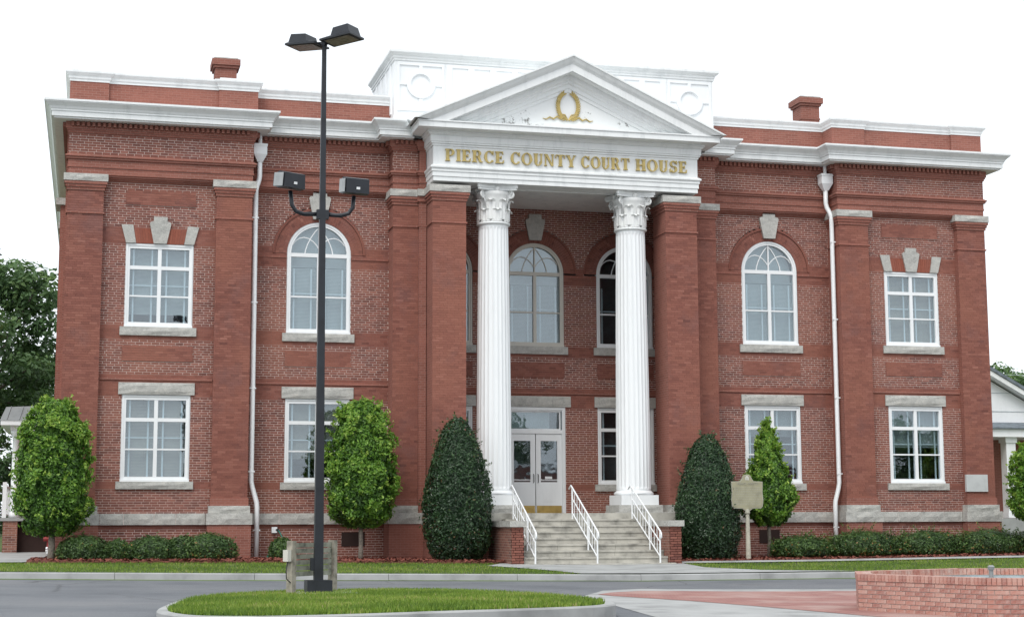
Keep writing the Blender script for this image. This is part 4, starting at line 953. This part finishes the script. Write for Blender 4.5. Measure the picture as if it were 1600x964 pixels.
# ------------------------------------------------------------------ historical marker
HM = thing('historical_marker', 'cast metal historical marker on a cream post in the mulch by the right cone shrub', 'marker', (4.72, -2.6, 0))
MB().tube([(0, 0, -.1), (0, 0, .3), (0, 0, 1.30), (0, 0, 1.36)], [.075, .07, .052, .05], 12).build('post', 'post', HM); MB().lathe([(.05, 1.30), (.08, 1.33), (.07, 1.38), (.05, 1.45)], 0, 0, 12).build('collar', 'marker_rim', HM)
pl = [(-.46, 1.52), (-.40, 1.46), (-.16, 1.46), (-.08, 1.40), (.08, 1.40), (.16, 1.46), (.40, 1.46), (.46, 1.52), (.48, 1.70), (.46, 1.90), (.47, 2.20), (.46, 2.21), (.20, 2.22), (.15, 2.29), (.12, 2.36), (.06, 2.40), (0, 2.41), (-.06, 2.40), (-.12, 2.36), (-.15, 2.29), (-.20, 2.22), (-.46, 2.21), (-.47, 2.20), (-.46, 1.90), (-.48, 1.70)]
MB().prism(pl, -.02, .02).build('plate_rim', 'marker_rim', HM); cx_, cz_ = 0, 1.85
MB().prism([(x*.95, cz_+(z-cz_)*.95) for x, z in pl], -.026, -.02).build('plate_face', 'marker', HM)
b = MB()
for i in range(11):
    z = 2.03-i*.047; k = 0; x = -.40
    while x < .38:
        wd = rnd.uniform(.02, .07); b.box(x, min(x+wd, .40), -.030, -.026, z, z+.018); x += wd+.018
b.build('raised_text', 'marker_rim', HM)
b = MB(); ring(b, .030, .045, -.032, -.026, 10, cz=2.315); b.box(-.045, -.030, -.032, -.026, 2.25, 2.315); b.box(.030, .045, -.032, -.026, 2.25, 2.315); b.box(-.008, .008, -.032, -.026, 2.25, 2.34); b.build('seal', 'white_old', HM)
Lm = link('heading', None, HM); text('PIERCE', -.30, -.03, 2.125, .055, -.026, Lm, 'marker_rim'); text('COUNTY', .02, .31, 2.125, .055, -.026, Lm, 'marker_rim')
for o in Lm.children: o.scale.y = .2; o.location.y = -.026*.8

# ------------------------------------------------------------------ fountain
FT = thing('fountain', 'low octagonal red brick fountain basin with whitish bloom on the plaza', 'fountain')
e1 = Vector((.94, .342)); e2 = Vector((.342, -.94)); FC = Vector((1.18, -22.1)); fz = rz(-1)-.0; FH = .575
loc8 = [(a*1.07, c*1.07) for a, c in [(-2.16, -1.175), (-2.16, 1.175), (-1.175, 2.16), (1.175, 2.16), (2.16, 1.175), (2.16, -1.175), (1.175, -2.16), (-1.175, -2.16)]]
def fp(a, c, k=1.0): p = FC+e1*a*k+e2*c*k; return (p.x, p.y)
OUT = [fp(a, c) for a, c in loc8]; INN = [fp(a, c, .86) for a, c in loc8]
b = MB(); cc = .994; Oc = [fp(a, c, cc) for a, c in loc8]
b.rings([[(x, y, fz-.05) for x, y in Oc], [(x, y, fz+FH-.105) for x, y in Oc], [(x, y, fz+FH-.105) for x, y in INN]], caps=False); b.build('mortar_core', 'fmortar', FT)
b = MB(); b.rings([[(x, y, fz+FH-.11) for x, y in INN], [(x, y, fz+.0) for x, y in INN]], caps=False); b.build('basin_lining', 'blue', FT)
MB().zprism(INN, fz+.2, fz+.22).build('water_surface', 'water', FT)
BM = {}
rest = MB()
def fb(p, ang, L_, D_, H_, m_, single, r, name='brick'):
    Q = Matrix.Rotation(ang, 3, 'Z'); t_ = r.random()
    if single:
        key = (round(L_, 3), round(D_, 3), round(H_, 3), int(t_*5))
        if key not in BM:
            o = MB().box(0, L_, 0, D_, 0, H_, t=int(t_*5)/4).build('brick', 'fbrick'); BM[key] = o.data; bpy.data.objects.remove(o)
        o = link(name, BM[key], FT, p); o.rotation_euler = (0, 0, ang)
    else: rest.box(0, L_, 0, D_, 0, H_, t=t_, rot=Q, c=p)
r = random.Random(11); nrow = 7; hrow = (FH-.105)/nrow
for k in range(8):
    a, c = Vector(OUT[k]), Vector(OUT[(k+1) % 8]); Lw = (c-a).length; d = (c-a)/Lw; ang = math.atan2(d.y, d.x); single = k in (7, 0, 1)
    n = max(1, round(Lw/.2)); bl = Lw/n
    for j in range(nrow):
        u = -(bl/2 if j % 2 else 0)
        while u < Lw-.01:
            p0, p1 = max(u, 0), min(u+bl, Lw)
            if p1-p0 > .04: fb((a.x+d.x*(p0+.005), a.y+d.y*(p0+.005), fz+j*hrow+.005), ang, p1-p0-.010, .05, hrow-.010, 0, single, r)
            u += bl
    n = round(Lw/.072); bl = Lw/n; inn = Vector((-d.y, d.x))
    for j in range(n):
        kx = j*bl+.003; fb((a.x+d.x*kx-inn.x*.012, a.y+d.y*kx-inn.y*.012, fz+FH-.103), ang, bl-.007, .235 if j % 2 else .238, .103, 0, single, r, 'coping_brick')
o = rest.build('brickwork_far_sides', 'fbrick', FT); o['kind'] = 'stuff'
NZ = thing('fountain_nozzle', 'grey metal fountain nozzle rising inside the brick basin', 'nozzle'); MB().tube([(.75, -22.0, fz+.1), (.75, -22.0, fz+FH+.06)], .035, 10).build('pipe', 'silver', NZ); MB().lathe([(.05, fz+FH+.05), (.055, fz+FH+.10), (.03, fz+FH+.12)], .75, -22.0, 12).build('head', 'silver', NZ)

# ------------------------------------------------------------------ neighbour house
NB = thing('neighbour_house', 'white gabled house with columned porch beyond the right end of the courthouse', 'house')
gzb = .75
b = MB(); b.box(20.4, 36, 15.4, 26, 0, 5.0); b.build('brick_wall', 'pbrick', NB)
b = MB(); ap = (19.0, 8.97); 
b.prism([(13.2, 4.95), (25.8, 4.95), (19.0, 8.58), (13.2, 5.5)], 14.0, 15.0); b.build('gable', 'white_clean', NB)
for k in range(3): MB().box(13.4, 24.6, 13.975, 14.0, 5.5+k*.75, 5.515+k*.75).build('siding_line', 'blue', NB)
b = MB(); sl = (6.35-7.19)/(23.98-22.4)
zr = lambda x: 7.19+sl*(x-22.4)
b.rings([[(x, 13.5, zr(x)), (x, 13.5, zr(x)-.14), (x, 26, zr(x)-.14), (x, 26, zr(x))] for x in (18.5, 26.5)]); b.build('roof_slope', 'shingle', NB)
b = MB(); b.rings([[(x, 13.55, zr(x)-.15), (x, 13.55, zr(x)-.36), (x, 14.1, zr(x)-.36), (x, 14.1, zr(x)-.15)] for x in (18.6, 26.4)]); b.build('rake_board', 'white', NB)
b = MB(); b.rings([[(20.5, 13.0, 4.74), (36, 13.0, 4.74), (36, 13.0, 4.80), (20.5, 13.0, 4.80)], [(20.5, 14.0, 5.0), (36, 14.0, 5.0), (36, 14.0, 5.06), (20.5, 14.0, 5.06)]]); b.build('porch_roof', 'shingle', NB)
b = MB(); b.box(20.5, 36, 13.1, 15.4, 4.42, 4.74); b.build('porch_beam', 'white_clean', NB)
for x in (22.62, 25.6, 28.6):
    b = MB(); b.box(x, x+.42, 13.3, 13.72, 1.42, 4.2); b.box(x-.05, x+.47, 13.25, 13.77, 4.2, 4.419); b.box(x-.05, x+.47, 13.25, 13.77, 1.2, 1.42); b.build('porch_column', 'white_clean', NB)
b = MB(); b.box(20.5, 36, 13.0, 15.4, .4, 1.19); b.build('porch_floor', 'concrete', NB)
b = MB(); b.box(20.9, 22.5, 15.34, 15.4, 1.2, 3.2); b.prism([(20.8, 3.2), (22.6, 3.2), (21.7, 3.7)], 15.3, 15.4); b.build('doorway', 'white_clean', NB)

# ------------------------------------------------------------------ vegetation
def leaves(name, P, N, size, m, parent, seed, tint=None, aspect=.5):
    r = np.random.default_rng(seed); n = len(P); P = np.asarray(P, float); N = np.asarray(N, float)+r.normal(0, .55, (n, 3)); N /= np.linalg.norm(N, axis=1)[:, None]
    t = r.normal(0, 1, (n, 3)); u = np.cross(N, t); u /= np.linalg.norm(u, axis=1)[:, None]; v = np.cross(N, u)
    s = size*r.uniform(.6, 1.25, n)[:, None]; k = s*.18
    V = np.stack([P-u*s, P+v*s*aspect-N*0, P+u*s, P-v*s*aspect], 1); V[:, 0] -= N*k; V[:, 2] -= N*k
    idx = np.arange(4*n).reshape(-1, 4); F = np.concatenate([idx[:, [0, 1, 2]], idx[:, [0, 2, 3]]])
    me = bpy.data.meshes.new(name); me.from_pydata(V.reshape(-1, 3).tolist(), [], F.tolist()); me.materials.append(M[m])
    tt = np.clip(r.normal(.5, .22, n), 0, 1) if tint is None else np.clip(tint+r.normal(0, .13, n), 0, 1)
    a = me.attributes.new('tint', 'FLOAT', 'FACE'); a.data.foreach_set('value', np.concatenate([tt, tt]).astype(np.float32)); return link(name, me, parent)
def shrub(name, label, cat, cx, cy, z0, z1, rx, prof, n, size, m, seed, trunk=None, group=None, ry=None, lump=.30, browns=0, shoots=0, core=.74):
    """crown given by a radius profile over height, built of leaves in lumpy clusters round an inner mass added to block light"""
    g = thing(name, label, cat, (cx, cy, 0), group); r = np.random.default_rng(seed); ry = ry or rx
    nl = 150; lh = r.random(nl); la = r.uniform(0, 2*math.pi, nl); lr = r.uniform(-.5, 1, nl)
    h = r.random(n*2); pr = np.interp(h, [p[0] for p in prof], [p[1] for p in prof]); keep = r.random(n*2) < pr/max(p[1] for p in prof)+.08; h = h[keep][:n]; pr = pr[keep][:n]; n = len(h)
    a = r.uniform(0, 2*math.pi, n)
    dd = np.full(n, 9.); best = np.zeros(n)
    for i in range(nl):
        d = ((h-lh[i])*(z1-z0)/rx)**2+(2*np.sin((a-la[i])/2))**2; mk = d < dd; dd[mk] = d[mk]; best[mk] = lr[i]
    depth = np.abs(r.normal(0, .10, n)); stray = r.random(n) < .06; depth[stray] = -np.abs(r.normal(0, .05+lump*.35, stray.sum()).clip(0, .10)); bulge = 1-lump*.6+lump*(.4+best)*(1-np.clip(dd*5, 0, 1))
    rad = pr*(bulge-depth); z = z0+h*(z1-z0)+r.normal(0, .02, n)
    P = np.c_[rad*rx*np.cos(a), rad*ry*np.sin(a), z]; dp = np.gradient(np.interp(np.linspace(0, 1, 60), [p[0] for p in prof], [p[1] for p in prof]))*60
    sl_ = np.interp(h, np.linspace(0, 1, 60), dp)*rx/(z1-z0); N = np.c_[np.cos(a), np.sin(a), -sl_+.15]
    tint = .40+.34*best*(1-np.clip(dd*5, 0, 1))-depth*1.3+.22*(h-.5)  # crown shade put into the tint: leaves darker inward, lighter towards the top
    if browns:
        bi = (r.random(n) < browns*np.clip(1.4-3*h, 0, 1)); tint[bi] = .99
    if shoots:
        hs = r.uniform(.1, 1, shoots); ps = np.interp(hs, [p[0] for p in prof], [p[1] for p in prof]); as_ = r.uniform(0, 2*math.pi, shoots); SP = []; SN = []; ST = []
        for i in range(shoots):
            base = np.array([ps[i]*rx*.95*math.cos(as_[i]), ps[i]*ry*.95*math.sin(as_[i]), z0+hs[i]*(z1-z0)]); d = np.array([math.cos(as_[i]), math.sin(as_[i]), r.uniform(.2, 1.6)]); d /= np.linalg.norm(d); Ls = r.uniform(.08, .26)*(rx/.9)
            for q in np.linspace(.1, 1, 11): SP.append(base+d*Ls*q+r.normal(0, .018, 3)); SN.append(d*.4+r.normal(0, .6, 3)); ST.append(.55+.3*q)
        P = np.concatenate([P, SP]); N = np.concatenate([N, SN]); tint = np.concatenate([tint, ST])
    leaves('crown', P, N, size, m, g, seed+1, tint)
    b = MB(); b.lathe([(max(.02, rx*core*float(np.interp(k, [p[0] for p in prof], [p[1] for p in prof]))), z0+(z1-z0)*(.04+.92*k)) for k in np.linspace(0, 1, 12)], 0, 0, 14)
    if ry != rx: b.v = [(x, y*ry/rx, z) for x, y, z in b.v]
    b.t = [.35]*len(b.f); b.build('light_block_core', m, g)  # solid core added to stop light passing through the crown
    if trunk:
        MB().tube([(0, 0, trunk[0]-.1), (.02, 0, (trunk[0]+z0)/2), (0, .02, z0+.5)], [trunk[1]*1.25, trunk[1], trunk[1]*.85], 9).build('trunk', 'bark', g, smooth=True)
    else: MB().tube([(0, 0, -.1), (0, 0, z0+.4)], .05, 7).build('trunk', 'bark', g)
    return g
OV = [(0, .45), (.08, .80), (.2, .97), (.4, 1), (.6, .93), (.76, .82), (.88, .66), (.96, .46), (1, .2)]
OV3 = [(0, .5), (.1, .85), (.25, 1), (.42, .86), (.6, .58), (.8, .36), (1, .08)]
CN = [(0, .66), (.06, .84), (.2, .98), (.38, 1), (.56, .91), (.74, .72), (.87, .52), (.95, .33), (1, .10)]
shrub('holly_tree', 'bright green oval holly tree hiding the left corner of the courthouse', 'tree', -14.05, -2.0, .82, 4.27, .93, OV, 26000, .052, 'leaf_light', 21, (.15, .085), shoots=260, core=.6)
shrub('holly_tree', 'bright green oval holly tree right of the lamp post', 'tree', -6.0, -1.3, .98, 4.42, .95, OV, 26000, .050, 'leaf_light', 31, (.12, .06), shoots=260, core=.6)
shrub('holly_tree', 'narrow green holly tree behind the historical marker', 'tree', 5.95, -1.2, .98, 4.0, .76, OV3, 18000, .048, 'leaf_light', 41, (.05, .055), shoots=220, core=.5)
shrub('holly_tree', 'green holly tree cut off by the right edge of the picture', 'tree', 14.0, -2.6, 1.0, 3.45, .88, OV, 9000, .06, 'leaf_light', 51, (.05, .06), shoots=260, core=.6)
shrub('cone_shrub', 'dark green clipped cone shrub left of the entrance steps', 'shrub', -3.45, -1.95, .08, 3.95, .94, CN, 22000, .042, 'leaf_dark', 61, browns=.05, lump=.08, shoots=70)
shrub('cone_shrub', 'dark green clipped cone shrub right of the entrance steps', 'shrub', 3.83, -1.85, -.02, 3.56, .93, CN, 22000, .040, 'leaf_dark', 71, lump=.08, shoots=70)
DH = [(0, .9), (.2, .98), (.5, 1), (.7, .96), (.86, .85), (.95, .66), (1, .35)]
DM = [(0, .82), (.15, .97), (.4, 1), (.6, .93), (.78, .76), (.9, .52), (1, .12)]
for i, (x, y, z1, rx, ry, lab) in enumerate(((-13.25, -2.1, .84, .74, .62, 'rounded dark green bush at the foot of the left holly tree'), (-12.42, -1.9, .70, .36, .45, 'small dark bush squeezed between two rounded bushes under the left window'),
        (-11.55, -2.1, .80, .72, .62, 'rounded green bush under the lower left window'), (-10.75, -2.0, .79, .48, .5, 'small green bush touching the orange flecked bush'), (-10.1, -2.0, .87, .82, .62, 'rounded bush with orange flecked leaves before the left brick pilaster'), (-8.05, -.75, .72, .38, .38, 'small round bush against the wall behind the wooden sign'))):
    shrub('bush', lab, 'bush', x, y, .14, z1, rx*.94, DM, 4200, .036, 'leaf_hedge', 80+i, group='bushes left of the entrance', ry=ry, lump=.08, shoots=18, browns=.16 if i == 4 else .02)
for i, (x, z1, rx, lab) in enumerate(((6.75, .70, .92, 'leftmost low clipped hedge bush beside the crawl vent'), (8.75, .84, 1.22, 'wide clipped hedge bush in front of the right downspout'), (10.75, .83, 1.15, 'clipped hedge bush under the lower right window'), (12.75, .86, 1.15, 'clipped hedge bush under the marble tablet'), (14.8, .92, 1.2, 'hedge bush at the right edge of the picture'))):
    shrub('hedge_bush', lab, 'hedge', x, -1.7, .08, z1, rx*1.0, DM, 7500, .036, 'leaf_hedge', 100+i, group='hedge right of the entrance', ry=.66, lump=.12, browns=.10, shoots=60)
def big_tree(label, x, y, z0, h, spread, n, size, seed, m='leaf_oak', nc=46, low=.25, cat='tree'):
    g = thing('oak_tree', label, cat, (x, y, z0)); r = np.random.default_rng(seed); C = []; b = MB()
    b.tube([(0, 0, -.3), (.1, 0, h*.25), (0, .1, h*.45)], [h*.035, h*.026, h*.018], 9)
    for i in range(nc):
        k = r.random(); z = h*(low+(.97-low)*k); rad = spread*math.sin(min(1, .25+.9*(1-abs(k-.4)/.75))*math.pi/2)*math.sqrt(r.random()); a = r.uniform(0, 6.28); c = np.array([rad*math.cos(a), rad*math.sin(a), z]); C.append((c, spread*r.uniform(.20, .34)))
        if i % 2 == 0:
            s0 = (0, 0, h*r.uniform(.18, .42)); mid = (c[0]*.5, c[1]*.5, (s0[2]+z)/2+.05*h); b.tube([s0, mid, tuple(c)], [h*.012, h*.007, h*.002], 6)
    b.build('trunk', 'bark_dark', g, smooth=True); P = []; N = []; T = []
    per = n//nc
    for c, q in C:
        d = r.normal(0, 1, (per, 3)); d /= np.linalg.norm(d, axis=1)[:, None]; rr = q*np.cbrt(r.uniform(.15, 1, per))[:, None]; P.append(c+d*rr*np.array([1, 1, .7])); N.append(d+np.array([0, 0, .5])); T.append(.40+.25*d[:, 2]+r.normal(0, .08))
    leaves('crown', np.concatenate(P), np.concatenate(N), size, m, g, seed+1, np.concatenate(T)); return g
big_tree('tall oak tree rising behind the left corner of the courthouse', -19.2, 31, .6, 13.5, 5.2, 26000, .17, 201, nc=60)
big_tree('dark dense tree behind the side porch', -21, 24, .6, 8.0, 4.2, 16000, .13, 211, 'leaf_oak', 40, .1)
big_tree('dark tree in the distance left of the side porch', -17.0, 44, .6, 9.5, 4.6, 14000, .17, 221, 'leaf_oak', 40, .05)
big_tree('tree showing above the roof of the neighbouring house', 46, 48, .6, 10.6, 5, 9000, .2, 231, nc=36)
big_tree('tree far behind the neighbouring house at the right edge', 38.5, 40, .6, 9.4, 3.4, 7000, .2, 241, nc=30)

# ------------------------------------------------------------------ across the street, mirrored in the ground floor glass
MBD = thing('mural_building', 'low brick shop with a bright painted mural across the street, mirrored in the doors', 'building', (24, -64, -.3))
MB().box(-12, 14, -8, 0, 0, 5.2).build('wall', 'pbrick', MBD); MB().box(-12.3, 14.3, -8.3, .3, 5.201, 5.5).build('parapet_coping', 'white_old', MBD)
for k, (x0, x1, z0, z1, c) in enumerate(((-11, -8, .4, 3.4, (.6, .38, .04)), (-7.4, -4, .4, 2.2, (.5, .08, .04)), (-3.4, 0, 1.0, 4.4, (.10, .05, .28)), (.6, 4, .4, 2.6, (.04, .25, .07)), (2, 5.4, 2.8, 4.8, (.65, .45, .05)), (6.4, 10, .5, 4.0, (.5, .5, .48)))):
    nm = 'mural_paint_%d' % k; M[nm] = simple(nm, c, .7, .1, 2); MB().prism([(x0, z0), (x1, z0+.3), (x1-.6, z1), (x0+.9, z1-.4)], -.0, .03).build('mural_panel', nm, MBD)
big_tree('leafy tree across the street behind the mural building', 18, -78, -.3, 11, 5.5, 5000, .3, 301, nc=30)
big_tree('broad tree across the street right of the mural building', 47, -66, -.3, 9, 5.0, 5000, .3, 311, nc=30)
